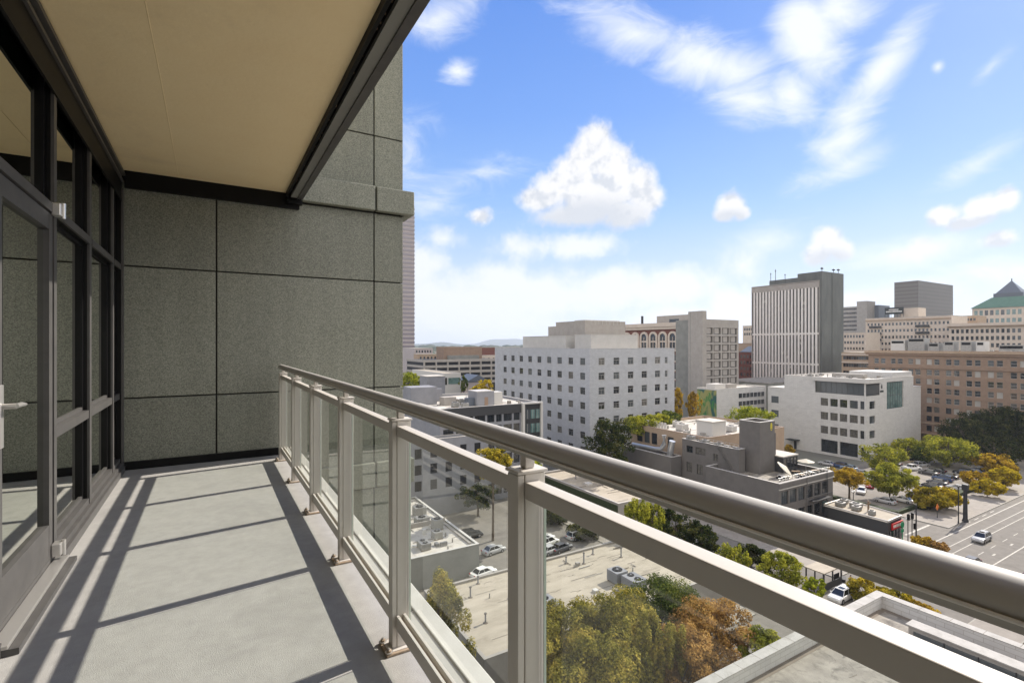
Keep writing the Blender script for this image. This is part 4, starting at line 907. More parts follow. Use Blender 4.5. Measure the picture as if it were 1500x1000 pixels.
for z in pz[:3]: m.box(x0-.15, x0+.385, y0+1, y1-.2, z, z+1.0, 'finw')
m.build('belt', t)
rr = random.Random(2); m = MB()
for i in range(nF):
    for k in range(20):
        if rr.random() < .2:
            yy = y0+2.7+(y1-y0-1.6)*i/nF; z = 12+k*2.6; m.box(x0+.36, x0+.398, yy, yy+.75, z, z+rr.uniform(1, 2), rr.choice(('wg4', 'wg3', 'wg3')))
m.build('blinds', t, kind='stuff')
m = MB(); z2 = zat(398, 262); m.box(x0+.2, x0+9.5, y0-.6, y0+.59, 0, z2, 'gst'); m.box(x0+10.1, x1, y0-.6, y0+12, 0, z2, 'gst'); m.box(x0+9.51, x0+10.09, y0+.2, y0+12, 0, z2-.3, 'black'); m.box(x0+.2, x0+9.5, y0+.591, y0+12, z1+.5, z2, 'gst'); m.box(x0+6, x1-4, y0+12.01, onX(1127, x0+6), z1+.41, zat(408, 280), 'gst'); m.build('service_core', t)
for i, (px_, py_, hh) in enumerate(((1129, 404, 3), (1136, 398, 5), (1150, 402, 2.5), (1204, 394, 4), (1221, 393, 3), (1228, 394, 3))):
    xx, yy = at(px_, 272); zb = zat(408, 272) if px_ < 1180 else z2
    m = MB(); m.tube([(xx, yy, zb-2), (xx, yy, zb+hh)], .14, 'pole', 5); m.ball((xx, yy, zb+hh*.8), .8 if i > 2 else .4, 'pole', 8, 5, (1, 1, .6)); m.build('antenna', t)
# podium by the tower
fb('podium_building', 'flat dark-roofed podium at the foot of the striped tower', 1125, 222, 1050, 1200, 562, 'concrete_dark', 'roofd')
# arcaded brick and cream building and concrete annex
x0 = 192.0
ya, yb = onX(1008, x0), onX(868, x0); z1 = zat(471, dep(x0, ya))
t = thing('arcaded_building', 'ornate cream and red brick building with a row of arched windows under its cornice', 'building', (x0+10, ya, 0))
m = MB(); m.box(x0+.4, x0+30, ya, yb, 0, z1-.2, 'red'); m.box(x0-.9, x0+31, ya-.5, yb+.8, z1-1.9, z1, 'cream'); m.box(x0-.4, x0+.399, ya, yb+.2, z1-3.2, z1-1.91, 'cream'); m.build('wall', t)
nb = 11; bw = (yb-ya)/nb
for i in range(nb):
    yc = ya+bw*(i+.5); m = MB()
    r0, r1, zc = bw*.28, bw*.45, z1-7.0; pts = []
    for k in range(13):
        a = math.pi*k/12; pts.append((yc+r1*math.cos(a), zc+r1*math.sin(a)))
    ins = [(yc+r0*math.cos(math.pi*k/12), zc+r0*math.sin(math.pi*k/12)) for k in range(13)]
    for k in range(12): m.prism([pts[k], pts[k+1], ins[k+1], ins[k]], x0-.1, x0+.398, 'cream', 'x')
    m.box(x0-.1, x0+.398, yc-r1, yc-r0, z1-12.5, zc-.002, 'cream'); m.box(x0-.1, x0+.398, yc+r0, yc+r1, z1-12.5, zc-.002, 'cream'); m.box(x0-.05, x0+.397, yc-.12, yc+.12, z1-12.5, zc, 'cream'); m.box(x0-.04, x0+.396, yc-r0, yc+r0, zc-2.6, zc-1.9, 'cream')
    m.build('arch', t)
    m = MB(); m.box(x0+.33, x0+.399, yc-r0+.01, yc+r0-.01, z1-12.4, zc-.01, 'wg'); m.prism(ins, x0+.33, x0+.399, 'wg', 'x'); m.build('arched_window', t)
m = MB(); m.box(x0-.5, x0+.3, ya, yb, z1-14.0, z1-12.8, 'cream'); m.box(x0-.3, x0+.3, ya, yb, z1-38, z1-37, 'cream'); m.build('belt', t)
for fl in range(5):
    for i in range(nb):
        if i > 4 and fl > 2: continue
        yc = ya+bw*(i+.5); z = z1-18.5-fl*4.3
        m = MB(); m.box(x0+.2, x0+.41, yc-1.9, yc-.3, z, z+2.9, 'wg'); m.box(x0+.2, x0+.41, yc+.3, yc+1.9, z, z+2.9, 'wg'); m.box(x0+.1, x0+.415, yc-2.1, yc+2.1, z-.7, z-.01, 'cream'); m.box(x0+.1, x0+.415, yc-.28, yc+.28, z, z+2.9, 'cream'); m.box(x0+.1, x0+.415, yc-2.4, yc-1.92, z-.7, z+3.4, 'cream'); m.build('window', t)
m = MB(); m.box(x0+6, x0+6.9, onX(939, x0+6)-.9, onX(939, x0+6), z1, zat(457, dep(x0, ya)), 'dframe'); m.build('chimney', t)
m = MB(); m.box(x0+10, x0+20, onX(1010, x0+10), onX(962, x0+10), z1, zat(459, dep(x0+10, ya)), 'concrete'); m.box(x0+9.9, x0+9.99, onX(990, x0+10)-2, onX(985, x0+10)+2, z1+.5, z1+2.2, 'wg'); m.build('penthouse', t)
t = thing('concrete_annex', 'windowless concrete tower and panelled annex beside the arcaded building', 'building', (x0, onX(1035, x0), 0))
sx, sy = at(1029, 206); zt_ = zat(455, 206); yb_ = onX(1008, sx); x35 = onY(1035, sy); x82 = onY(1082, sy+1)
m = MB(); m.box(sx, x35, sy, yb_, 0, zt_, 'concrete'); m.box(sx-.04, sx-.002, sy+6, sy+6.2, 0, zt_, 'concrete_dark'); m.build('stair_core', t)
zt = zat(467, 207); hx = []
for fl in range(8):
    z = zt-6.2-fl*3.5
    for i in range(4):
        p_ = (x82-x35-1.4)/4; a = x35+.5+p_*i+(.35 if i > 1 else 0); hx.append((a, a+p_*.9, z, z+2.75))
m = MB(); facade(m, 'y', sy+1, x35+.01, x82, 0, zt, hx, .8, 'concrete'); m.box(x35+.02, x82-.01, sy+1.9, sy+16, 0, zt-.01, 'concrete_dark'); m.build('panel_wall', t)
for h in hx:
    w_ = h[1]-h[0]; m = MB(); m.box(h[0]+w_*.2, h[1]-w_*.2, sy+1.3, sy+1.7, h[2]+.25, h[3]-.15, 'concrete'); m.box(h[0]+.01, h[1]-.01, sy+1.72, sy+1.79, h[2]+.01, h[3]-.01, 'wg'); m.build('window', t)
# mural building
t, x0, x1, y0, y1, z1 = fb('mural_building', 'low pale building with a green and yellow mural on its windowless side', 1050, 185, 1021, 1122, 570, 'offwhite', 'roofw', par=.5)
m = MB(); m.box(x0-.08, x0-.005, y0+.1, y1-.1, 6, z1-.5, 'muralb'); m.build('mural', t)
H = [h for h in grid(x0+12.5, x1-1, 7, 2.0, (z1-3.9, z1-6.9, z1-9.9), 1.7)]
for h in H: m = MB(); m.box(h[0], h[1], y0-.03, y0-.004, h[2], h[3], 'wg'); m.box(h[0]-.1, h[1]+.1, y0-.12, y0-.004, h[2]-.25, h[2]-.01, 'white'); m.build('window', t)
m = MB(); m.box(x0+3, x0+9, y0+3, y0+7, z1-.48, z1+1.5, 'white'); m.box(x0+12, x0+17, y0+4, y0+7, z1-.48, z1+1.1, 'concrete'); m.build('roof_box', t)
# red brick block between annex and tower
t, x0, x1, y0, y1, z1 = fb('red_brick_block', 'narrow view of a dark red brick block left of the striped tower', 1104, 300, 1082, None, 516, 'red', 'slate', 4, None, style=('wg3', 'wg'), floors=6, ww=1.4, depth=30)
m = MB(); m.prism([(x0, z1+.26), (x0+8, z1+3.6), (x0+20, z1+3.6), (x0+28, z1+.26)], y0+1, y1-1, 'slate', 'y'); m.build('mansard', t)
fb('cream_block', 'cream block seen in the gap left of the striped tower', 1104, 380, 1088, None, 477, 'cream', 'roofw', 4, None, floors=2, depth=25)
fb('low_cream_block', 'low cream building with reddish roof in the gap left of the striped tower', 1104, 330, 1080, None, 503, 'tan', 'brown', depth=20)
# cluster at far right
t, x0, x1, y0, y1, z1 = fb('beige_terracotta_hotel', 'long pale beige hotel of many small windows carrying a black rooftop sign', 1394, 330, 1268, None, 462, 'cream', 'roofw', 22, None, floors=6, wh=1.9, ww=1.2, fl=4.6, depth=26, ztop_gap=3.5)
m = MB(); m.box(x0-.7, x0-.01, y0, y1, z1-2, z1-1.2, 'tan'); m.box(x0+3, x0+15, onX(1345, x0+3), onX(1318, x0+3), z1+.26, z1+6.5, 'cream'); m.build('cornice', t)
m = MB()
for k in range(3):
    for yy in (onX(1352, x0), onX(1283, x0)): m.box(x0-1.2, x0-.02, yy-4, yy+4, z1-7-k*4.6, z1-6.6-k*4.6, 'dframe'); m.box(x0-1.2, x0-1.15, yy-4, yy+4, z1-6.6-k*4.6, z1-5.6-k*4.6, 'dframe')
m.build('balcony', t)
fb('stepped_beige_block', 'lower beige stepped block at the left end of the rooftop-sign hotel', 1268, 345, 1234, None, 487, 'cream', 'roofw', 7, None, floors=5, ww=1.2, wh=1.8, fl=4.2, depth=20)
sg = thing('rooftop_sign', 'black rooftop billboard with two lines of small white lettering', 'sign', (*at(1310, 333), z1))
ys0, ys1 = onX(1323, x0-1), onX(1296, x0-1)
m = MB(); m.box(x0-1, x0-.7, ys0, ys1, z1+2.4, z1+7.2, 'signblack'); m.build('board', sg)
m = MB()
for k in range(7): yy = ys0+(ys1-ys0)*k/6; m.box(x0-.69, x0-.45, yy-.1, yy+.1, z1+.27, z1+7.2, 'signblack')
m.build('frame', sg)
m = MB(); rr = random.Random(6)
for (za, h_, a_, b_) in ((5.3, .75, .26, .75), (3.9, .85, .08, .38), (3.9, .85, .42, .94)):
    y = ys1-(ys1-ys0)*b_+.1
    while y < ys1-(ys1-ys0)*a_: w_ = rr.uniform(.55, .8); m.box(x0-1.05, x0-1.001, y, y+w_*.72, z1+za, z1+za+h_*rr.uniform(.85, 1), 'letters'); y += w_
m.build('lettering', sg)
t, x0, x1, y0, y1, z1 = fb('dark_glass_tower', 'dark grey-brown office tower with fine horizontal bands, standing alone on the skyline', 1345, 470, 1310, 1396, 411, 'bandd', 'concrete_dark')
m = MB()
for k in range(20):
    z = z1-4-k*3.5; m.box(x0-.12, x0-.01, y0, y1, z, z+1.4, 'bandl'); m.box(x0, x1, y0-.12, y0-.01, z, z+1.4, 'bandl')
m.box(x0-.3, x0+.3, y0-.3, y0-.121, 20, z1, 'bandl'); m.build('spandrel', t)
t, x0, x1, y0, y1, z1 = fb('green_roofed_building', 'pale stone building with a sloping green copper roof and pointed glass lantern at far right', 1500, 400, 1424, None, 449, 'cream', 'concrete', 9, None, floors=2, wh=4.2, ww=2.2, fl=7, depth=44, style=('wg5', 'wg'))
yT = zat(432, 400); m = MB(); m.box(x0, x0+44, y0-30, y0-.01, 0, z1, 'cream'); m.build('side_wing', t)
m = MB(); Yc = y1-5
m.raw([(x0-1, y0-30, z1+.26), (x0-1, y1+1, z1+.26), (x0+45, y1+1, z1+.26), (x0+45, y0-30, z1+.26), (x0+9, y0-30, yT), (x0+9, y1-10, yT), (x0+34, y1-10, yT), (x0+34, y0-30, yT)],
      [(0, 1, 5, 4), (1, 2, 6, 5), (2, 3, 7, 6), (4, 5, 6, 7), (0, 4, 7, 3)], 'copper'); m.build('copper_roof', t)
ym = onX(1482, x0+20); hw = 9
m = MB(); zt = zat(425, 410); zp = zat(412, 415); m.box(x0+11, x0+29, ym-hw, ym+hw, yT, zt-1.5, 'slate')
m.raw([(x0+12, ym-hw+1, zt-1.49), (x0+28, ym-hw+1, zt-1.49), (x0+28, ym+hw-1, zt-1.49), (x0+12, ym+hw-1, zt-1.49), (x0+20, ym, zp+1.5)], [(0, 1, 4), (1, 2, 4), (2, 3, 4), (3, 0, 4), (0, 3, 2, 1)], 'slate'); m.tube([(x0+20, ym, zp+1), (x0+20, ym, zp+3)], .4, 'slate', 6); m.build('lantern', t)
t, x0, x1, y0, y1, z1 = fb('cornice_building', 'cream building with a broad overhanging cornice in front of the green roof', 1500, 292, 1390, None, 472, 'cream', 'roofw', 14, None, floors=4, wh=2.4, ww=1.4, fl=4.3, depth=20, ztop_gap=3.4)
m = MB(); m.box(x0, x0+20, y0-20, y0-.01, 0, z1, 'cream'); m.build('side_wing', t)
m = MB(); m.box(x0-1.6, x0-.01, y0-20, y1+1.2, z1-1.4, z1+.3, 'cream'); m.box(x0-.8, x0-.012, y0-20, y1+.6, z1-2.2, z1-1.41, 'tan'); m.build('cornice', t)
fb('tan_midrise', 'plain tan building behind the cornice building', 1432, 345, 1390, None, 462, 'tan', 'roofw', 8, None, floors=2, depth=16)
t, x0, x1, y0, y1, z1 = fb('orange_brick_building', 'yellow-brown brick building with bands of small windows between tower and brown building', 1276, 240, 1233, None, 517, 'tan', 'roofb', 10, None, floors=4, wh=1.7, ww=1.5, fl=3.6, depth=18)
m = MB(); m.box(x0-.4, x0-.01, y0, y1, z1-1.2, z1-.4, 'cream'); m.box(x0-.3, x0-.01, y0, y1, z1-4.9, z1-4.3, 'cream'); m.build('belt', t)
fb('grey_curved_tower', 'distant pale grey tower with banded windows right of the striped tower', 1255, 560, 1233, None, 449, 'concrete', 'concrete_dark', 6, None, floors=6, wh=1.6, ww=6, fl=4.6, depth=30)
fb('brown_core_tower', 'distant narrow brown tower with an overhanging flat cap', 1270, 540, 1255, None, 441, 'concrete', 'concrete', depth=18)
fb('blue_glass_block', 'distant dark blue glass block beside the narrow brown tower', 1287, 545, 1270, None, 447, 'slate', 'slate', depth=25)
# far left, behind the grey block
t, x0, x1, y0, y1, z1 = fb('banded_skyscraper', 'very tall pale pink skyscraper with horizontal window bands, just past the stone wall', 589, 470, 560, 607, 300, 'pink', 'pink')
m = MB()
for k in range(42): z = z1-3.6-k*3.9; m.box(x0-.25, x1+.25, y0-.25, y0-.01, z, z+1.9, 'pinkglass'); m.box(x0-.25, x0-.01, y0, y1, z, z+1.9, 'pinkglass')
m.build('window_band', t)
def deck_building(label, px, d, pl, pr, pyt, n, key, name='parking_garage'):
    x0, y0 = at(px, d); x1 = onY(pr, y0); y1 = y0+30; z1 = zat(pyt, d); t = thing(name, label, 'building', (x0, y0, 0))
    m = MB(); m.box(x0, x1, y0+1.2, y1, 0, z1-.3, 'black2'); m.build('core', t)
    for k in range(n):
        m = MB(); z = z1-1.5-k*3.4; m.box(x0-.4, x1+.4, y0, y0+1.19, z, z+1.5, key); m.box(x0-.4, x0-.01, y0+1.2, y1, z, z+1.5, key); m.build('deck', t)
    m = MB()
    for i in range(8): xx = x0+(x1-x0-.8)*i/7; m.box(xx, xx+.8, y0+.05, y0+1.18, 0, z1-1.51, key)
    m.build('column', t); return t, x0, x1, y0, y1, z1
t, x0, x1, y0, y1, z1 = deck_building('long beige parking garage with open decks in the distance behind the grey block', 621, 300, None, 736, 527, 5, 'concrete')
m = MB(); m.box(onY(650, y0+8), onY(706, y0+8), y0+8, y0+20, z1-.29, zat(508, 308), 'brown'); m.box(onY(657, y0+6), onY(702, y0+6), y0+6, y0+7.9, z1-.29, zat(521, 306), 'concrete_dark'); m.build('upper_storey', t)
fb('pink_brick_block', 'distant salmon block just right of the tall pink skyscraper', 607, 400, 590, 634, 510, 'pink', 'roofw', None, 6, floors=4, depth=20)
fb('salmon_row', 'distant low salmon building left of the garage upper storey', 612, 350, 606, 652, 519, 'tan', 'roofb', None, 7, floors=3)
fb('brown_slab', 'distant brown flat-topped building left of the white office block', 700, 420, 690, 765, 509, 'red', 'roofb')
fb('beige_slab', 'distant beige building with a pale upper floor, left of the white office block', 704, 360, 700, 735, 521, 'cream', 'roofw', None, 4, floors=3)
t, x0, x1, y0, y1, z1 = fb('small_white_building', 'small two-storey building with a white frame and dark glazed upper front, beyond the grey block', 651, 215, 604, 675, 547, 'white', 'roofb', None, None, par=.3)
m = MB(); m.box(x0+1.8, x1-.5, y0-.08, y0-.01, z1-4.6, z1-1.9, 'wg5'); m.box(x0+.3, x0+1.2, y0-.08, y0-.01, z1-4.8, z1-1.8, 'wg'); m.build('glazed_front', t)
t, x0, x1, y0, y1, z1 = fb('pink_house', 'small pinkish house with a dark sloping roof beyond the grey block', 684, 225, 676, 716, 560, 'pink', 'slate')
m = MB(); m.prism([(x0-.5, z1+.26), ((x0+x1)/2, z1+3.2), (x1+.5, z1+.26)], y0-.5, y1+6, 'slate', 'y'); m.build('gable_roof', t)
m = MB(); m.box(x0+4, x0+5, y0-.05, y0-.01, z1-3, z1-1.4, 'wg'); m.box(x0+5.7, x0+6.7, y0-.05, y0-.01, z1-3, z1-1.4, 'wg'); m.build('window', t)
fb('grey_shed_block', 'plain blue-grey block beside the grey block roof', 626, 185, 615, 652, 552, 'greyc2', 'roofw', None, None)
# distant low-rise town
rr = random.Random(21); k = 0
while k < 46:
    px = rr.uniform(596, 780) if k < 26 else rr.uniform(1060, 1110); d = rr.uniform(430, 1500)
    x, y = at(px, d); w_, q_ = rr.uniform(12, 40), rr.uniform(12, 30); h = rr.uniform(8, 26)
    if k >= 26: x, y = at(rr.uniform(985, 1500), rr.uniform(560, 1300))
    key = rr.choice(('concrete', 'tan', 'cream', 'brown', 'offwhite', 'pink', 'concrete_dark'))
    t = thing('distant_building', 'tiny distant low building in the town towards the hills', 'building', (x, y, 0), group='distant low buildings')
    m = MB(); m.box(x, x+w_, y, y+q_, 0, h, key); m.box(x+w_*.2, x+w_*.5, y+q_*.3, y+q_*.6, h+.31, h+3, 'concrete'); m.build('wall', t)
    m = MB(); m.box(x-.2, x+w_+.2, y-.2, y+q_+.2, h+.001, h+.3, rr.choice(('roofw', 'roofb', 'roofd'))); m.build('roof', t)
    m = MB()
    for f in range(int(h/4)):
        m.box(x+1, x+w_-1, y-.06, y-.005, 1.5+f*4, 3.3+f*4, 'wg2'); m.box(x-.06, x-.005, y+1, y+q_-1, 1.5+f*4, 3.3+f*4, 'wg2')
    m.build('window_band', t); k += 1

# ------------------------------------------------------------------ trees
def crown_mesh(R, Hh, shape, n, leafs, key, seed, nclump=None, d0=100):
    r = random.Random(seed); V = []; Fc = []
    nc = nclump or int(38+R*12)
    cl = []
    lob = [(r.uniform(0, 6.28), r.uniform(.12, .3), r.randint(2, 4)) for _ in range(3)]
    for i in range(nc):
        u = r.uniform(-.95, 1); a = r.uniform(0, 2*math.pi)
        q = math.sqrt(max(0, 1-u*u)); wob = 1+sum(A*math.cos(k*a+p+u*2) for p, A, k in lob)*.8
        rad = r.uniform(.45, 1.0)**.6
        if shape == 'column': q = (1-abs(u)**3)*.95 if u > -.8 else .5
        if shape == 'wide': q = q**.7
        if shape == 'cone': q = (1-u)*.5+.15
        c = (R*q*wob*rad*math.cos(a), R*q*wob*rad*math.sin(a), Hh/2*u*(rad if shape != 'column' else 1))
        s_ = R*(r.uniform(.22, .36) if (shape == 'round' and d0 < 60) else r.uniform(.16, .30)); sz = s_*(1.9 if shape == 'column' else r.uniform(.6, .9))
        if shape == 'spiky': sz = s_*2.0; s_ *= .6
        cl.append((c, s_, sz))
    per = n//nc
    for (c, s_, sz) in cl:
        for _ in range(per):
            while True:
                p = (r.uniform(-1, 1), r.uniform(-1, 1), r.uniform(-1, 1)); l = p[0]**2+p[1]**2+p[2]**2
                if .25 < l <= 1: break
            P = Vector((c[0]+p[0]*s_, c[1]+p[1]*s_, c[2]+p[2]*sz+s_*.1))
            nrm = (Vector((p[0], p[1], p[2]+.35))+Vector((r.uniform(-.8, .8), r.uniform(-.8, .8), r.uniform(-.8, .8)))).normalized()
            t1 = nrm.orthogonal().normalized(); t1.rotate(Matrix.Rotation(r.uniform(0, 6.28), 3, nrm)); t2 = nrm.cross(t1)
            ls = leafs*r.uniform(.6, 1.25); j = len(V)
            V += [(P+t1*ls)[:], (P+t2*ls*.55)[:], (P-t1*ls)[:], (P-t2*ls*.55)[:]]; Fc.append((j, j+1, j+2, j+3))
    me = bpy.data.meshes.new('crown'); me.from_pydata(V, [], Fc); me.materials.append(X[key]); return me, cl
def trunk_mesh(R, Hh, zc, cl, seed, rt):
    r = random.Random(seed); m = MB(); zc0 = zc-Hh*.30
    m.tube([(0, 0, -.05), (rt*.3, 0, zc0*.5), (0, rt*.3, zc0), (0, 0, zc+Hh*.1), (0, 0, zc+Hh*.36)], [rt*1.25, rt*.95, rt*.8, rt*.5, rt*.1], 'bark', 8)
    for (c, s_, sz) in r.sample(cl, min(len(cl), 16)):
        zs0 = max(zc0*.75, min(zc+c[2]-.35*Hh, zc)); P0 = Vector((0, 0, max(zc0*.7, zs0*.9))); P1 = Vector((c[0], c[1], zc+c[2])); mid = P0.lerp(P1, .5)+Vector((0, 0, .04*Hh))
        m.tube([P0, mid, P1], [rt*.36, rt*.22, rt*.06], 'bark', 5)
    return m.mesh('trunk')
PRO = {}
def tree(label, px, pyt, wpx, d, shape, key, seed=1, ratio=.9, name='tree', group=None, n=None, leafs=None, unique=False, zground=0):
    """tree whose crown top and width are read at depth d"""
    x, y = at(px, d); zt = zat(pyt, d); R = wpx*d/FP/2*.92; Hh = min(R*2*ratio, (zt-zground)*.86)
    zc = zt-Hh/2-zground
    k = (shape, key, seed, round(R, 1), round(Hh, 1), round(zc, 1))
    leafs = leafs or max(.13, min(.30, d*.0024)); n = int(n*1.4) if n else int(min(9000, max(1500, 26*R*R*Hh/ (leafs*leafs*6.5)/ max(R, 1)*.5)))
    cm, cl = crown_mesh(R, Hh, shape, n, leafs, key, seed*7+int(px), d0=d); tm = trunk_mesh(R, Hh, zc, cl, seed, max(.12, R*.065))
    t = thing(name, label, 'tree', (x, y, zground), group=group)
    o = bpy.data.objects.new('trunk', tm); COL.objects.link(o); o.parent = t
    o = bpy.data.objects.new('crown', cm); COL.objects.link(o); o.parent = t; o.location = (0, 0, zc)
    return t
T = [
 ('tall narrow olive tree behind the nearest tall glass panel', 643, 846, 84, 50, 'column', 'lf_olive', 1, 2.0, 16000),
 ('olive-green tree at the left edge of the near group under the railing', 822, 886, 120, 46, 'round', 'lf_olive', 2, 1.15, 22000),
 ('olive tree with golden tips, second from the left in the near group', 895, 868, 125, 50, 'round', 'lf_olive', 3, 1.15, 22000),
 ('greenest tree of the near group, behind its middle', 968, 850, 125, 55, 'round', 'lf_green', 4, 1.0, 18000),
 ('rust-orange tree, tallest on the right of the near group', 1050, 880, 112, 50, 'round', 'lf_rust', 5, 1.35, 20000),
 ('rust-brown tree in front of the tall rust-orange one', 1000, 920, 100, 46, 'round', 'lf_rust', 6, 1.2, 16000),
 ('olive tree at the bottom in front of the near group', 880, 930, 135, 43, 'round', 'lf_olive', 7, 1.1, 20000),
 ('tall olive tree at the bottom edge beside the rust-brown one', 946, 905, 110, 46, 'spiky', 'lf_olive', 57, 1.2, 18000),
 ('small green tree between the rust tree and the white parapet', 1122, 922, 62, 47, 'round', 'lf_yg', 8, 1.1, 7000),
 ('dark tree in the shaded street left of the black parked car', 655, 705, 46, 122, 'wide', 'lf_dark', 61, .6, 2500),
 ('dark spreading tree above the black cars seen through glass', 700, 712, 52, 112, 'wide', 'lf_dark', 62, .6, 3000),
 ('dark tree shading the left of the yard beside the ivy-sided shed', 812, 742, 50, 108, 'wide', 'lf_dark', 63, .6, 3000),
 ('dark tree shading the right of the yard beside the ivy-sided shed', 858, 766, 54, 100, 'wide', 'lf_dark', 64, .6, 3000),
 ('small pale green tree seen through glass above the crowded roof', 606, 672, 36, 118, 'column', 'lf_yg', 9, 2.0, 2500),
 ('golden-orange tree below the handrail in front of the grey block', 722, 657, 56, 98, 'round', 'lf_amber', 10, .85, 4500),
 ('slim bright green tree between rail and handrail near the second post', 782, 676, 26, 98, 'column', 'lf_bright', 11, 1.8, 2500),
 ('yellow-green upright tree at the left end of the dark street row', 935, 734, 46, 86, 'spiky', 'lf_yg', 12, 1.3, 5000),
 ('yellow-green tree beside the leftmost one of the street row', 957, 738, 36, 88, 'spiky', 'lf_yg', 13, 1.5, 3500),
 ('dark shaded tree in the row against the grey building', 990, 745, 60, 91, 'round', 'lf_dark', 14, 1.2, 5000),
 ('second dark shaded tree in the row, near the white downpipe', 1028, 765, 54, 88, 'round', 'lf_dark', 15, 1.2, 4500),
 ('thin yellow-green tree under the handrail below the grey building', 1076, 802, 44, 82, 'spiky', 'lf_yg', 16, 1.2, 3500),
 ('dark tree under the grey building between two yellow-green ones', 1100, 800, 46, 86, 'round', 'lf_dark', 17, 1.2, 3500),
 ('large yellow-green tree left of the parked white SUV', 1145, 812, 64, 78, 'round', 'lf_yg', 18, .95, 6000),
 ('small yellow tree right next to the parked white SUV', 1193, 846, 30, 73, 'round', 'lf_bright', 19, 1.2, 2500),
 ('autumn tree between the white SUV and the white parapet', 1268, 846, 46, 74, 'round', 'lf_amber', 20, .8, 4000),
 ('low autumn tree along the far side of the white parapet', 1312, 866, 44, 69, 'wide', 'lf_amber', 21, .7, 3500),
 ('last low orange tree along the white parapet', 1350, 886, 40, 66, 'wide', 'lf_orange', 22, .6, 3000),
 ('big dark green tree at the corner of the white office block', 893, 611, 74, 128, 'round', 'lf_dark', 23, 1.2, 7000),
 ('pale green tree right of the big dark one along the white block', 938, 610, 44, 139, 'wide', 'lf_yg', 24, .6, 3000),
 ('middle tree of the green row along the white block', 962, 606, 40, 145, 'wide', 'lf_yg', 25, .6, 3000),
 ('last tree of the green row along the white block', 980, 603, 36, 150, 'wide', 'lf_green', 26, .6, 2500),
 ('left of two slim orange trees beside the white block', 993, 570, 19, 178, 'column', 'lf_orange', 27, 2.4, 2500),
 ('right of two slim orange trees, before the mural', 1015, 576, 20, 176, 'column', 'lf_orange', 28, 2.0, 2500),
 ('bright lime tree in front of the mural building', 1099, 597, 54, 170, 'wide', 'lf_bright', 29, .6, 4000),
 ('yellow-green tree at the corner of the modern white office', 1296, 652, 50, 150, 'wide', 'lf_yg', 30, .75, 4000),
 ('lime tree along the modern white office wall', 1330, 641, 44, 166, 'round', 'lf_yg', 31, .9, 4000),
 ('large yellow-green tree in the middle of the parking lot edge', 1389, 641, 68, 156, 'round', 'lf_yg', 32, .75, 6000),
 ('round green tree at the near left corner of the parking lot', 1303, 680, 52, 124, 'round', 'lf_yg', 33, 1.0, 6000),
 ('small green tree between the two big parking lot trees', 1352, 655, 26, 160, 'round', 'lf_green', 34, 1, 1800),
 ('wide golden tree at the near corner of the parking lot', 1362, 715, 42, 116, 'wide', 'lf_amber', 35, .75, 4000),
 ('golden tree touching the wide one at the lot corner', 1388, 716, 38, 117, 'wide', 'lf_yellow', 36, .8, 3000),
 ('bright orange tree at the far side of the parking lot', 1458, 666, 46, 146, 'wide', 'lf_orange', 37, .7, 4000),
 ('orange-yellow pavement tree behind the thick signal pole', 1430, 692, 38, 134, 'wide', 'lf_orange', 38, .8, 3500),
 ('yellow pavement tree nearest the wide street', 1446, 702, 34, 126, 'round', 'lf_yellow', 39, .9, 2800),
 ('yellow pavement tree, rightmost at the wide street', 1470, 686, 38, 133, 'round', 'lf_yellow', 40, 1.0, 3200),
 ('low orange bushy tree between grey building and parked cars', 1244, 688, 44, 124, 'wide', 'lf_orange', 41, .55, 3000),
 ('small orange tree at the kerb by the street lamps', 1352, 786, 30, 92, 'wide', 'lf_orange', 42, .6, 1800),
 ('tiny orange bush by the traffic signals', 1376, 794, 24, 90, 'wide', 'lf_rust', 43, .5, 1400),
 ('leftmost of the large dark evergreens by the brown building', 1408, 612, 52, 166, 'round', 'lf_dark', 44, .95, 5000),
 ('second large dark evergreen by the brown building', 1440, 604, 62, 168, 'round', 'lf_dark', 45, 1.1, 9000),
 ('third and broadest dark evergreen by the brown building', 1474, 594, 62, 170, 'round', 'lf_dark', 46, 1.1, 10000),
 ('dark evergreen at the right edge of the view', 1512, 600, 56, 164, 'round', 'lf_dark', 47, 1.1, 4000),
 ('dark low tree in the shade beneath the evergreens', 1456, 640, 90, 158, 'wide', 'lf_dark', 48, .7, 3500),
 ('lime-yellow tree beside the stone wall edge', 600, 545, 34, 200, 'round', 'lf_bright', 49, .9, 3000),
 ('small lime tree right of the one beside the stone wall', 617, 549, 26, 205, 'round', 'lf_bright', 50, .9, 2200),
 ('vivid yellow tree left of the white office block', 712, 556, 28, 205, 'round', 'lf_yellow', 51, 1.0, 2500),
 ('low yellow tree beside the vivid yellow one', 697, 566, 20, 200, 'round', 'lf_yellow', 52, .9, 1500),
 ('green tree by the small white building', 679, 552, 12, 215, 'column', 'lf_green', 53, 1.8, 1200),
 ('small olive tree in the yard with the parked white cars', 815, 797, 20, 96, 'round', 'lf_yg', 54, .8, 1500),
 ('thin orange tree against the modern white office door', 1156, 652, 14, 168, 'column', 'lf_orange', 55, 1.8, 1200)]
for (lb, px, pyt, w, d, shp, key, seed, ratio, n) in T: tree(lb, px, pyt, w, d, shp, key, seed, ratio, n=n)
# far wooded belt below the hills: one mass of crowns
rr = random.Random(77); m = MB()
for i in range(420):
    px = rr.uniform(560, 800) if i < 300 else rr.uniform(980, 1560); d = rr.uniform(700, 3000); x, y = at(px, d); r_ = rr.uniform(7, 16)*(1+d/3000)
    m.ball((x, y, r_*.5), r_, rr.choice(('far', 'hill', 'far')), 7, 5, (1.3, 1.3, .7))
m.build('far_woods', label='dark band of far woods below the hills', category='woods', kind='stuff')

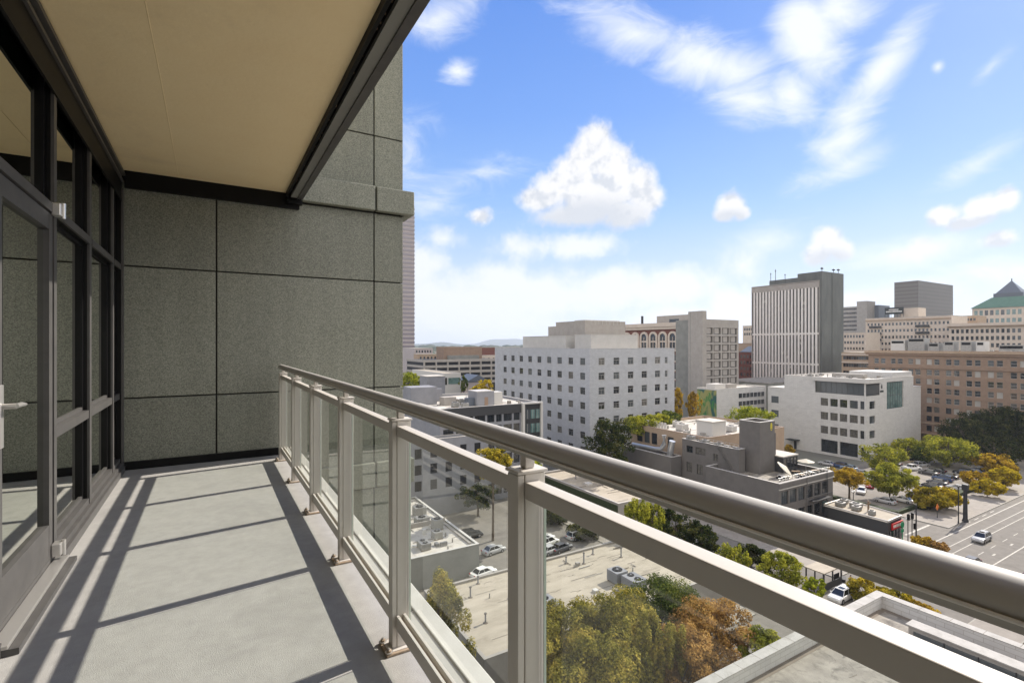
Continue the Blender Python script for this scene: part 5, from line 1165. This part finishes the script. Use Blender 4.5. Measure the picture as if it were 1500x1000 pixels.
# ------------------------------------------------------------------ cars
def car_proto(kind, paint, lab, group=None):
    t = thing('car' if kind == 'sedan' else kind, lab, {'sedan': 'car', 'suv': 'SUV', 'pickup': 'pickup', 'van': 'van'}[kind], (0, 0, 0), group=group)
    Ls, Wd, Ht = {'sedan': (4.6, 1.82, 1.45), 'suv': (4.65, 1.88, 1.68), 'pickup': (5.6, 1.98, 1.85), 'van': (5.2, 2.0, 2.1)}[kind]
    h = Ls/2; b0 = .22; bl = {'sedan': .88, 'suv': 1.0, 'pickup': 1.05, 'van': 1.1}[kind]
    side = {'sedan': [(-h, .45), (-h+.06, .86), (-h+.9, .95), (h-1.35, .92), (h-.12, .72), (h, .45), (h-.05, b0), (-h+.05, b0)],
            'suv': [(-h, .5), (-h+.05, .98), (h-1.3, 1.02), (h-.15, .84), (h, .5), (h-.05, b0), (-h+.05, b0)],
            'pickup': [(-h, .55), (-h+.03, 1.05), (h-1.35, 1.1), (h-.1, .95), (h, .5), (h-.05, b0+.05), (-h+.05, b0+.05)],
            'van': [(-h, .5), (-h+.03, 1.1), (h-.9, 1.12), (h-.08, .85), (h, .5), (h-.05, b0), (-h+.05, b0)]}[kind]
    m = MB(); bm = bmesh.new(); n = len(side); w = Wd/2
    ring = [[bm.verts.new((x, s_*(w-(.0 if .4 < z < .8 else .05)), z)) for x, z in side] for s_ in (-1, 1)]
    bm.faces.new(ring[0]); bm.faces.new(ring[1][::-1])
    for i in range(n): bm.faces.new((ring[0][i], ring[1][i], ring[1][(i+1) % n], ring[0][(i+1) % n]))
    bmesh.ops.bevel(bm, geom=bm.edges[:], offset=.07, segments=2, affect='EDGES', profile=.6)
    bmesh.ops.recalc_face_normals(bm, faces=bm.faces[:])
    bm.verts.index_update(); m.raw([v.co[:] for v in bm.verts], [[v.index for v in f.verts] for f in bm.faces], 'car_'+paint, True); bm.free()
    cab = {'sedan': (-1.75, 1.15, -1.15, .35), 'suv': (-2.2, 1.2, -1.9, .45), 'pickup': (-.75, 1.35, -.6, .7), 'van': (-2.5, 1.9, -2.45, 1.15)}[kind]
    z0 = bl-.02; z1 = Ht-.06; wb, wt = w-.1, w-.3
    tp = [(cab[2], -wt, z1), (cab[3], -wt, z1), (cab[3], wt, z1), (cab[2], wt, z1)]
    m.raw([(p[0]+(.0), p[1], z) for z in (z1, z1+.06) for p in tp], [(0, 3, 2, 1), (4, 5, 6, 7), (0, 1, 5, 4), (1, 2, 6, 5), (2, 3, 7, 6), (3, 0, 4, 7)], 'car_'+paint)
    bt = [(cab[0], -wb, z0), (cab[1], -wb, z0), (cab[1], wb, z0), (cab[0], wb, z0)]
    for a, b in zip(bt, tp): m.tube([a, b], .045, 'car_'+paint, 5)
    for s_ in (-1, 1):
        xm = (cab[0]+cab[1])/2; xt = (cab[2]+cab[3])/2; m.tube([(xm, s_*wb, z0), (xt, s_*wt, z1)], .035, 'car_'+paint, 4)
    if kind == 'pickup':
        m.box(-h+.15, -.85, -w+.16, w-.16, 1.052, 1.06, 'black')
        for s_ in (-1, 1): m.box(-h+.1, -.8, s_*(w-.1)-.05, s_*(w-.1)+.05, 1.0, 1.16, 'car_'+paint)
    if kind == 'suv':
        for s_ in (-1, 1): m.tube([(-1.7, s_*.55, Ht+.05), (.3, s_*.55, Ht+.05)], .02, 'black', 5)
        m.box(-.6, .25, -.4, .4, Ht+.001, Ht+.008, 'carglass')
    m.build('body', t, world=False)
    m = MB(); e = .02
    m.raw([(bt[i][0]*1, bt[i][1]*(1-e), bt[i][2]) for i in range(4)]+[(tp[i][0], tp[i][1]*(1-e), tp[i][2]) for i in range(4)], [(0, 1, 5, 4), (1, 2, 6, 5), (2, 3, 7, 6), (3, 0, 4, 7)], 'carglass'); m.build('windows', t, world=False)
    for s1 in (-1, 1):
        for s2 in (-1, 1):
            m = MB(); xw = s1*(h-.92); rw = .33 if kind == 'sedan' else .38; y_ = s2*(w-.11)
            m.cyl((xw, y_-.12 if s2 > 0 else y_-.12, rw), rw, .24, 'tyre', 16, axis='y'); yy = y_+.121 if s2 > 0 else y_-.131; m.cyl((xw, yy, rw), rw*.62, .01, 'rim', 12, axis='y'); m.build('wheel', t, world=False)
        m = MB(); m.box(h-.13, h+.012, s1*(w-.42)-.2, s1*(w-.42)+.2, .58, .72, 'lens', .02); m.build('headlight', t, world=False)
        m = MB(); m.box(-h-.01, -h+.1, s1*(w-.25)-.14, s1*(w-.25)+.14, .7, .88, 'tail', .02); m.build('taillight', t, world=False)
        if s1: m = MB(); m.box(cab[1]-.35, cab[1]-.15, s1*(w+.06)-.07, s1*(w+.06)+.07, z0+.02, z0+.16, 'car_'+paint, .02); m.build('mirror', t, world=False)
    return t
PR = {}
def car(kind, paint, label, x, y, rz, group=None, z=.03):
    k = (kind, paint)
    if k not in PR: t = car_proto(kind, paint, label); PR[k] = t; t.location = (x, y, z); t.rotation_euler = (0, 0, rz)
    else: t = dup(PR[k], (x, y, z), rz, label)
    if group: t['group'] = group
    return t
R90 = math.pi/2
x, y = G(1232, 868, 1.0); car('suv', 'white', 'white SUV with roof rails parked at the kerb, just left of the white parapet', x, y, math.radians(182))
x, y = G(1438, 786, .8); car('suv', 'silver', 'silver car driving alone on the wide street at right', x, y, math.radians(180))
x, y = G(1422, 822, .8); car('sedan', 'grey', 'grey car half hidden behind the handrail on the wide street', x, y, math.radians(180))
x, y = G(1510, 844, .8); car('sedan', 'maroon', 'dark red car at the right edge on the wide street', x, y, 0)
gp = 'cars in the parking lot'
row = [(1341, 727, 'maroon', 'maroon car at the near end of the shaded parking lot row'), (1350, 720, 'silver', 'silver car second from the near end of the shaded row'), (1358, 714, 'black', 'black car third in the shaded row'), (1366, 709, 'black', 'black car fourth in the shaded row'), (1373, 704, 'grey', 'grey car fifth in the shaded row'), (1381, 699, 'blue', 'dark blue car sixth in the shaded row'), (1389, 695, 'black', 'black car at the far end of the shaded row')]
for i, (px, py, c, lb) in enumerate(row): x, y = G(px, py, .9); car('suv' if i % 3 == 2 else 'sedan', c, lb, x, y, R90, gp)
x, y = G(1390, 718, .8); car('sedan', 'white', 'white car in front of the shaded row beside the golden trees', x, y, R90, gp)
x, y = G(1403, 713, .8); car('sedan', 'silver', 'silver car in front of the shaded row near the signal pole', x, y, R90, gp)
x, y = G(1335, 684, .9); car('pickup', 'white', 'white pickup in the middle of the parking lot', x, y, math.radians(-20), gp)
x, y = G(1350, 679, .9); car('suv', 'silver', 'silver SUV beside the white pickup', x, y, math.radians(-20), gp)
x, y = G(1338, 674, 1); car('van', 'tan', 'long beige van behind the white pickup', x, y, math.radians(-20), gp)
x, y = G(1411, 690, .9); car('suv', 'black', 'black car under the large yellow-green tree', x, y, R90, gp)
x, y = G(1428, 688, .9); car('sedan', 'blue', 'blue car between the yellow-green and the orange tree', x, y, R90, gp)
x, y = G(1244, 683, .9); car('sedan', 'paleblue', 'pale blue car parked close to the modern white office', x, y, R90, gp)
x, y = G(1229, 680, .9); car('suv', 'blue', 'dark blue car parked closest to the roof terrace umbrella', x, y, R90, gp)
x, y = G(1259, 690, .9); car('sedan', 'silver', 'silver car right of the pale blue one by the white office', x, y, R90, gp)
x, y = G(1308, 677, .9); car('sedan', 'black', 'black car between the office and the white pickup', x, y, R90, gp)
x, y = G(1262, 717, .8); car('sedan', 'white', 'white car left of the round green tree in the lot', x, y, math.radians(200), gp)
x, y = G(1275, 709, .8); car('sedan', 'red', 'red car beside the white one left of the round green tree', x, y, math.radians(200), gp)
x, y = G(1276, 699, .8); car('sedan', 'silver', 'silver car behind the red one near the office', x, y, math.radians(200), gp)
x, y = G(1322, 730, .8); car('sedan', 'white', 'white car hidden behind the round green tree', x, y, R90, gp)
for i, (px, py, c, lb) in enumerate(((1296, 731, 'silver', 'silver car at the foot of the round green tree'), (1372, 687, 'black', 'black car parked alone behind the shaded row'), (1360, 690, 'grey', 'grey car parked left of the lone black one behind the shaded row'), (1211, 677, 'silver', 'silver car in front of the big dark office windows'), (1290, 684, 'grey', 'dark grey car under the tree at the office corner'), (1448, 684, 'silver', 'silver car behind the bright orange tree'))):
    x, y = G(px, py, .9); car('sedan', c, lb, x, y, R90, gp)
gp = 'cars in the yard behind the beige roof'
for (px, py, k, c, lb) in ((797, 786, 'sedan', 'white', 'white car farthest left in the yard behind the beige roof'), (803, 792, 'suv', 'white', 'white SUV second in the yard behind the beige roof'), (806, 803, 'sedan', 'silver', 'silver car in the yard nearest the beige roof'), (822, 800, 'sedan', 'grey', 'grey-blue car at the right of the yard cars'), (845, 782, 'suv', 'silver', 'silver SUV parked alone across the yard in the shade'),
                          (708, 836, 'sedan', 'white', 'white car poking out behind the corner of the workshop'), (723, 803, 'sedan', 'silver', 'pale car behind the thick near post in the yard'), (690, 781, 'suv', 'black', 'black SUV in the shaded street seen through the glass'), (672, 786, 'sedan', 'black', 'black car behind the black SUV seen through the glass')):
    x, y = G(px, py, .8); car(k, c, lb, x, y, math.radians(10) if px > 700 else 0, gp)

# ------------------------------------------------------------------ street furniture
def pole_thing(name, label, cat, px, pyb, h, r_, key='pole', z=.15):
    x, y = G(px, pyb, z); t = thing(name, label, cat, (x, y, z)); m = MB(); m.tube([(0, 0, 0), (0, 0, .6), (0, 0, h)], [r_*1.5, r_, r_*.8], key, 8); m.build('pole', t, world=False); return t
for px, pyb, h, lb in ((1336, 792, 5.2, 'twin-globe street lamp right of the red sign'), (1250, 752, 5.0, 'globe street lamp by the triangular low roof'), (1330, 796, 4.8, 'second globe street lamp left of the twin-globe one')):
    t = pole_thing('street_lamp', lb, 'street lamp', px, pyb, h, .09)
    for s_ in (-1, 1): m = MB(); m.ball((s_*.42, 0, h-.05), .24, 'globe', 10, 7); m.build('globe', t, world=False)
    m = MB(); m.tube([(-.42, 0, h-.3), (0, 0, h-.45), (.42, 0, h-.3)], .035, 'pole', 5); m.build('arm', t, world=False)
t = pole_thing('parking_lot_lamp', 'thin dark lamp post with a flat head in the parking lot', 'street lamp', 1332, 727, 5.4, .08); m = MB(); m.box(-.1, .9, -.2, .2, 5.35, 5.5, 'pole'); m.build('lamp_head', t, world=False)
t = pole_thing('utility_pole', 'timber utility pole in front of the low triangular roof', 'pole', 1272, 782, 6.6, .2, 'woodpole'); m = MB(); m.box(-.9, .9, -.06, .06, 6.0, 6.15, 'woodpole'); m.build('crossarm', t, world=False)
t = pole_thing('signal_mast', 'thick dark signal mast casting a long shadow on the street', 'traffic signal', 1414, 763, 7.6, .42); m = MB(); m.box(-.5, .5, -.5, .5, 6.6, 7.9, 'pole', .1); m.build('housing', t, world=False)
t = pole_thing('thin_mast', 'thin tall mast left of the thick signal mast', 'pole', 1404, 766, 7.6, .11); m = MB(); m.ball((0, 0, 7.6), .22, 'pole', 8, 6); m.build('finial', t, world=False)
t = pole_thing('traffic_signal', 'dark traffic signal with hanging heads beside the red sign', 'traffic signal', 1342, 793, 7.0, .13)
for k, (dx_, z) in enumerate(((-1.6, 5.2), (-3.2, 5.2), (-.5, 3.0))):
    m = MB(); m.box(dx_-.2, dx_+.2, -.2, .2, z-.5, z+.6, 'black', .03); m.build('signal_head', t, world=False)
m = MB(); m.tube([(0, 0, 5.9), (-3.6, 0, 5.9)], .06, 'pole', 6); m.build('arm', t, world=False)
t = pole_thing('green_clock_post', 'green round sign on a post next to the red sign', 'sign', 1322, 796, 3.2, .08, 'greenlamp'); m = MB(); m.cyl((0, -.06, 3.6), .6, .12, 'greenlamp', 16, axis='y'); m.box(-.5, .5, -.05, .05, 2.2, 2.8, 'greenlamp'); m.build('disc', t, world=False)
t = pole_thing('warning_sign', 'small orange diamond sign by the dark hedge', 'sign', 1373, 758, 1.9, .05); m = MB(); m.prism([(0, 1.6), (.75, 2.35), (0, 3.1), (-.75, 2.35)], -.03, .03, 'lf_o', 'y') if False else m.prism([(0, 1.6), (.75, 2.35), (0, 3.1), (-.75, 2.35)], -.03, .03, 'orangesign', 'y'); m.build('plate', t, world=False)
# neighbours just outside the picture to the right
for i, (a0, a1, b0, b1, h_, k_) in enumerate(((72, 108, -34, 14, 17, 'tan'), (118, 168, -30, 16, 23, 'concrete'), (180, 226, -26, 15, 15, 'brown'), (240, 290, -20, 16, 28, 'cream'), (72, 130, -90, -46, 26, 'offwhite'), (150, 220, -90, -42, 34, 'brown'))):
    lb = ['tan mid-height block beyond the right edge, nearest the balcony', 'pale concrete block beyond the right edge of the street', 'brown low block beyond the right edge of the street', 'cream block beyond the right edge facing the brown brick building', 'off-white block in the second row beyond the right edge', 'brown block in the second row beyond the right edge'][i]
    t = thing('office_block', lb, 'building', (a0, b0, 0)); m = MB(); m.box(a0, a1, b0, b1, 0, h_, k_); m.build('wall', t)
    m = MB(); m.box(a0-.2, a1+.2, b0-.2, b1+.2, h_+.001, h_+.4, 'roofb'); m.build('roof', t)
    for f_ in range(int(h_/4)): m = MB(); m.box(a0-.05, a0-.005, b0+2, b1-2, 1.6+4*f_, 3.4+4*f_, 'wg'); m.box(a0+2, a1-2, b1+.005, b1+.05, 1.6+4*f_, 3.4+4*f_, 'wg'); m.build('window_band', t)
# low corner shop with red sign
S0 = (109.3, 45.6)
sh = thing('corner_shop', 'low dark-walled shop with a flat roof and a red sign on its street corner', 'shop', (112, 50, 0))
pl = [(109.3, 45.6), (115.3, 45.8), (117.0, 57.2), (109.3, 57.2)]
m = MB(); m.prism(pl, .15, 4.5, 'darkcl'); m.prism([(109.2, 45.5), (115.4, 45.7), (117.1, 57.3), (109.2, 57.3)], 4.501, 4.62, 'coping'); m.build('wall', sh)
m = MB(); m.prism([(109.6, 45.9), (115.1, 46.1), (116.7, 57.0), (109.6, 57.0)], 4.621, 4.66, 'roofb'); m.build('roof', sh)
m = MB()
for a, b in zip([(109.3, 45.6), (115.3, 45.8), (117.0, 57.2), (109.3, 57.2)], [(115.3, 45.8), (117.0, 57.2), (109.3, 57.2), (109.3, 45.6)]): m.tube([(*a, 4.8), (*b, 4.8)], .16, 'coping', 4)
m.build('parapet', sh)
m = MB(); m.box(110.6, 115.0, 45.38, 45.59, 2.9, 4.1, 'redsign', .03); f = m.build('sign', sh); m = MB()
for i in range(6): m.box(111.0+i*.62, 111.42+i*.62, 45.35, 45.379, 3.25, 3.75, 'letters')
m.build('lettering', f)
m = MB()
for i in range(4): m.box(110.0+i*1.3, 111.1+i*1.3, 45.5, 45.598, .6, 2.7, 'wg')
m.build('shop_window', sh)
for i, (a, b, s_) in enumerate(((111.5, 55, 1.5), (113.5, 53, 1.8), (111.5, 52, 1.4), (111, 49, 1.0), (114.2, 55.6, 1.2))): hvac_unit((a, b, 4.67), s_, s_, .9, 'unit on the corner shop roof, '+['at its back left', 'biggest of the cluster', 'left in the middle', 'smallest, towards the street', 'at its back right'][i])
tw_ = thing('boundary_wall', 'low pale wall running along the parking lot side of the corner shop', 'wall', (120, 60, 0)); m = MB(); m.box(117.6, 118, 57, 72, .0, 1.6, 'concrete'); m.box(117.5, 118.1, 56.9, 72.1, 1.601, 1.72, 'coping'); m.build('wall', tw_)
# roof terrace things
def umbrella(label, x, y, z, r_, key, tilt=0, h=2.4):
    t = thing('umbrella', label, 'umbrella', (x, y, z)); m = MB(); n = 8
    top = (0, 0, h+.35); v = [top]+[(r_*math.cos(2*math.pi*i/n), r_*math.sin(2*math.pi*i/n), h-.25) for i in range(n)]+[(r_*.97*math.cos(2*math.pi*i/n), r_*.97*math.sin(2*math.pi*i/n), h-.36) for i in range(n)]
    fs = [(0, 1+i, 1+(i+1) % n) for i in range(n)]+[(1+i, 1+(i+1) % n, 1+n+(i+1) % n, 1+n+i) for i in range(n)]
    if tilt:
        R_ = Matrix.Rotation(tilt, 3, (0.85, .52, 0)); c = Vector((0, 0, h-.3)); v = [((R_ @ (Vector(p)-c))+c)[:] for p in v]
    m.raw(v, fs, key); m.build('canopy', t, world=False); m = MB(); m.tube([(0, 0, 0), (0, 0, h)], .04, 'steel', 6); m.cyl((0, 0, 0), .35, .1, 'concrete', 12); m.build('pole', t, world=False); return t
umbrella('open cream umbrella on the roof terrace', 112.5, 62.6, 10.1, 1.75, 'canvas'); umbrella('cream umbrella tilted steeply on the terrace beside the stair tower', 104.0, 62.4, 10.1, 1.9, 'canvas', math.radians(44), 2.0); umbrella('blue umbrella behind the roof terrace', 122.5, 71, .2, 1.8, 'bluecanvas')
rr = random.Random(9)
for i, (a, b) in enumerate(((101.8, 61.5), (106.5, 60.2), (108.0, 62.2), (110.3, 60.4), (112.4, 60.6), (109.8, 63.0))):
    t = thing('terrace_table', 'dark table with benches on the roof terrace, '+['under the tilted umbrella', 'near the front parapet', 'in the middle', 'near the right end of the parapet', 'in the right corner', 'in front of the pavilion'][i], 'table', (a, b, 10.07), rr.uniform(0, 3))
    m = MB(); m.box(-.9, .9, -.4, .4, .70, .76, rr.choice(('woodpole', 'white', 'dframe'))); m.build('top', t, world=False)
    m = MB()
    for s_ in (-1, 1): m.box(s_*.7-.05, s_*.7+.05, -.3, .3, 0, .69, 'dframe')
    m.build('leg', t, world=False)
    for s_ in (-1, 1): m = MB(); m.box(-.85, .85, s_*.75-.16, s_*.75+.16, .38, .44, 'dframe'); m.box(-.7, -.6, s_*.75-.12, s_*.75+.12, 0, .379, 'dframe'); m.box(.6, .7, s_*.75-.12, s_*.75+.12, 0, .379, 'dframe'); m.build('bench', t, world=False)
m = MB()
for i in range(16): m.box(94.9+i*1.2, 94.96+i*1.2, 58.1, 58.16, 10.07, 11.9, 'steel')
m.tube([(94.9, 58.13, 11.9), (113.5, 58.13, 11.9)], .03, 'steel', 5); m.tube([(94.9, 58.13, 11.5), (113.5, 58.13, 11.5)], .02, 'steel', 5); o = m.build('terrace_railing'); o['label'] = 'thin metal railing behind the terrace parapet'; o['category'] = 'railing'

# pavement dining furniture and a person by the white SUV
x, y = G(1246, 858, .15)
p = thing('person', 'person in a pink top and dark trousers standing on the pavement beyond the white SUV', 'person', (x, y, .15), 2.4)
def skin(name, verts, edges, radii, key, parent, root=0):
    me = bpy.data.meshes.new(name); me.from_pydata(verts, edges, []); me.materials.append(X[key]); o = bpy.data.objects.new(name, me); COL.objects.link(o); o.parent = parent
    sk = o.modifiers.new('s', 'SKIN'); sk.use_smooth_shade = True
    for i, r_ in enumerate(radii): me.skin_vertices[0].data[i].radius = (r_, r_)
    for i in range(len(verts)): me.skin_vertices[0].data[i].use_root = (i == root)
    sb_ = o.modifiers.new('b', 'SUBSURF'); sb_.levels = 1; sb_.render_levels = 1; return o
bv = [(0, 0, .95), (0, 0, 1.2), (0, 0, 1.42), (0, 0, 1.50), (.01, 0, 1.58), (.01, 0, 1.68), (.02, .10, .90), (.04, .11, .50), (0, .12, .08), (.12, .12, .03), (-.02, -.10, .90), (.0, -.11, .50), (-.08, -.12, .08), (.04, -.12, .03),
      (0, .19, 1.40), (.02, .25, 1.12), (.14, .22, .90), (0, -.19, 1.40), (-.02, -.25, 1.12), (.06, -.24, .88)]
be = [(0, 1), (1, 2), (2, 3), (3, 4), (4, 5), (0, 6), (6, 7), (7, 8), (8, 9), (0, 10), (10, 11), (11, 12), (12, 13), (2, 14), (14, 15), (15, 16), (2, 17), (17, 18), (18, 19)]
body = skin('body', bv, be, [.13, .12, .13, .055, .09, .08, .085, .06, .04, .035, .085, .06, .04, .035, .055, .042, .03, .055, .042, .03], 'skin', p)
skin('shirt', [(0, 0, .98), (0, 0, 1.2), (0, 0, 1.43), (0, .19, 1.40), (.02, .25, 1.15), (0, -.19, 1.40), (-.02, -.25, 1.15)], [(0, 1), (1, 2), (2, 3), (3, 4), (2, 5), (5, 6)], [.155, .145, .145, .075, .055, .075, .055], 'pinkshirt', p)
skin('trousers', [(0, 0, .97), (.02, .10, .88), (.04, .11, .50), (0, .12, .12), (-.02, -.10, .88), (.0, -.11, .50), (-.08, -.12, .12)], [(0, 1), (1, 2), (2, 3), (0, 4), (4, 5), (5, 6)], [.15, .105, .08, .06, .105, .08, .06], 'darkcl', p)
m = MB(); m.ball((-.015, 0, 1.67), .105, 'bark', 10, 7, (1, 1, 1.05)); m.build('hair', p, world=False)
for i, (px, pyb, lb) in enumerate(((1228, 852, 'dark street dining bench set left of the person in pink'), (1236, 850, 'second dark bench set closest to the person in pink'))):
    x, y = G(px, pyb, .15); t = thing('street_bench', lb, 'bench', (x, y, .15), .4*i)
    m = MB(); m.box(-.8, .8, -.3, .3, .42, .48, 'dframe'); m.build('seat', t, world=False); m = MB(); m.box(-.8, .8, .24, .3, .5, 1.3, 'dframe'); m.build('backrest', t, world=False)
    for s_ in (-1, 1): m = MB(); m.box(s_*.7-.04, s_*.7+.04, -.28, .22, 0, .419, 'dframe'); m.build('leg', t, world=False)
x, y = G(1208, 840, 1.6); t = thing('dining_shelter', 'pavement dining shelter with pale roof and dark posts by the street', 'shelter', (x, y, .15))
m = MB(); m.box(-3, 2.4, -1.5, 1.5, 2.6, 2.75, 'roofb'); m.build('roof', t, world=False)
for a in (-2.8, -.3, 2.2):
    for b in (-1.35, 1.35): m = MB(); m.box(a-.08, a+.08, b-.08, b+.08, 0, 2.59, 'dframe'); m.build('post', t, world=False)
m = MB(); m.box(-2.8, 2.2, -1.45, -1.37, 0, 1.0, 'dframe'); m.build('screen', t, world=False)

# ------------------------------------------------------------------ thin autumn haze over the whole city
hz = bpy.data.materials.new('air'); hz.use_nodes = True; t_ = hz.node_tree; t_.nodes.clear()
o_ = t_.nodes.new('ShaderNodeOutputMaterial'); v_ = t_.nodes.new('ShaderNodeVolumePrincipled'); v_.inputs['Density'].default_value = 9e-5; v_.inputs['Color'].default_value = (.80, .87, 1, 1); v_.inputs['Anisotropy'].default_value = .3
t_.links.new(v_.outputs[0], o_.inputs['Volume'])
X['air'] = hz; m = MB(); m.box(-9500, 15500, -6500, 15500, -1.2, 330, 'air'); o = m.build('haze'); o['kind'] = 'stuff'; o['label'] = 'thin pale haze over the distant town and hills'; o['category'] = 'haze'
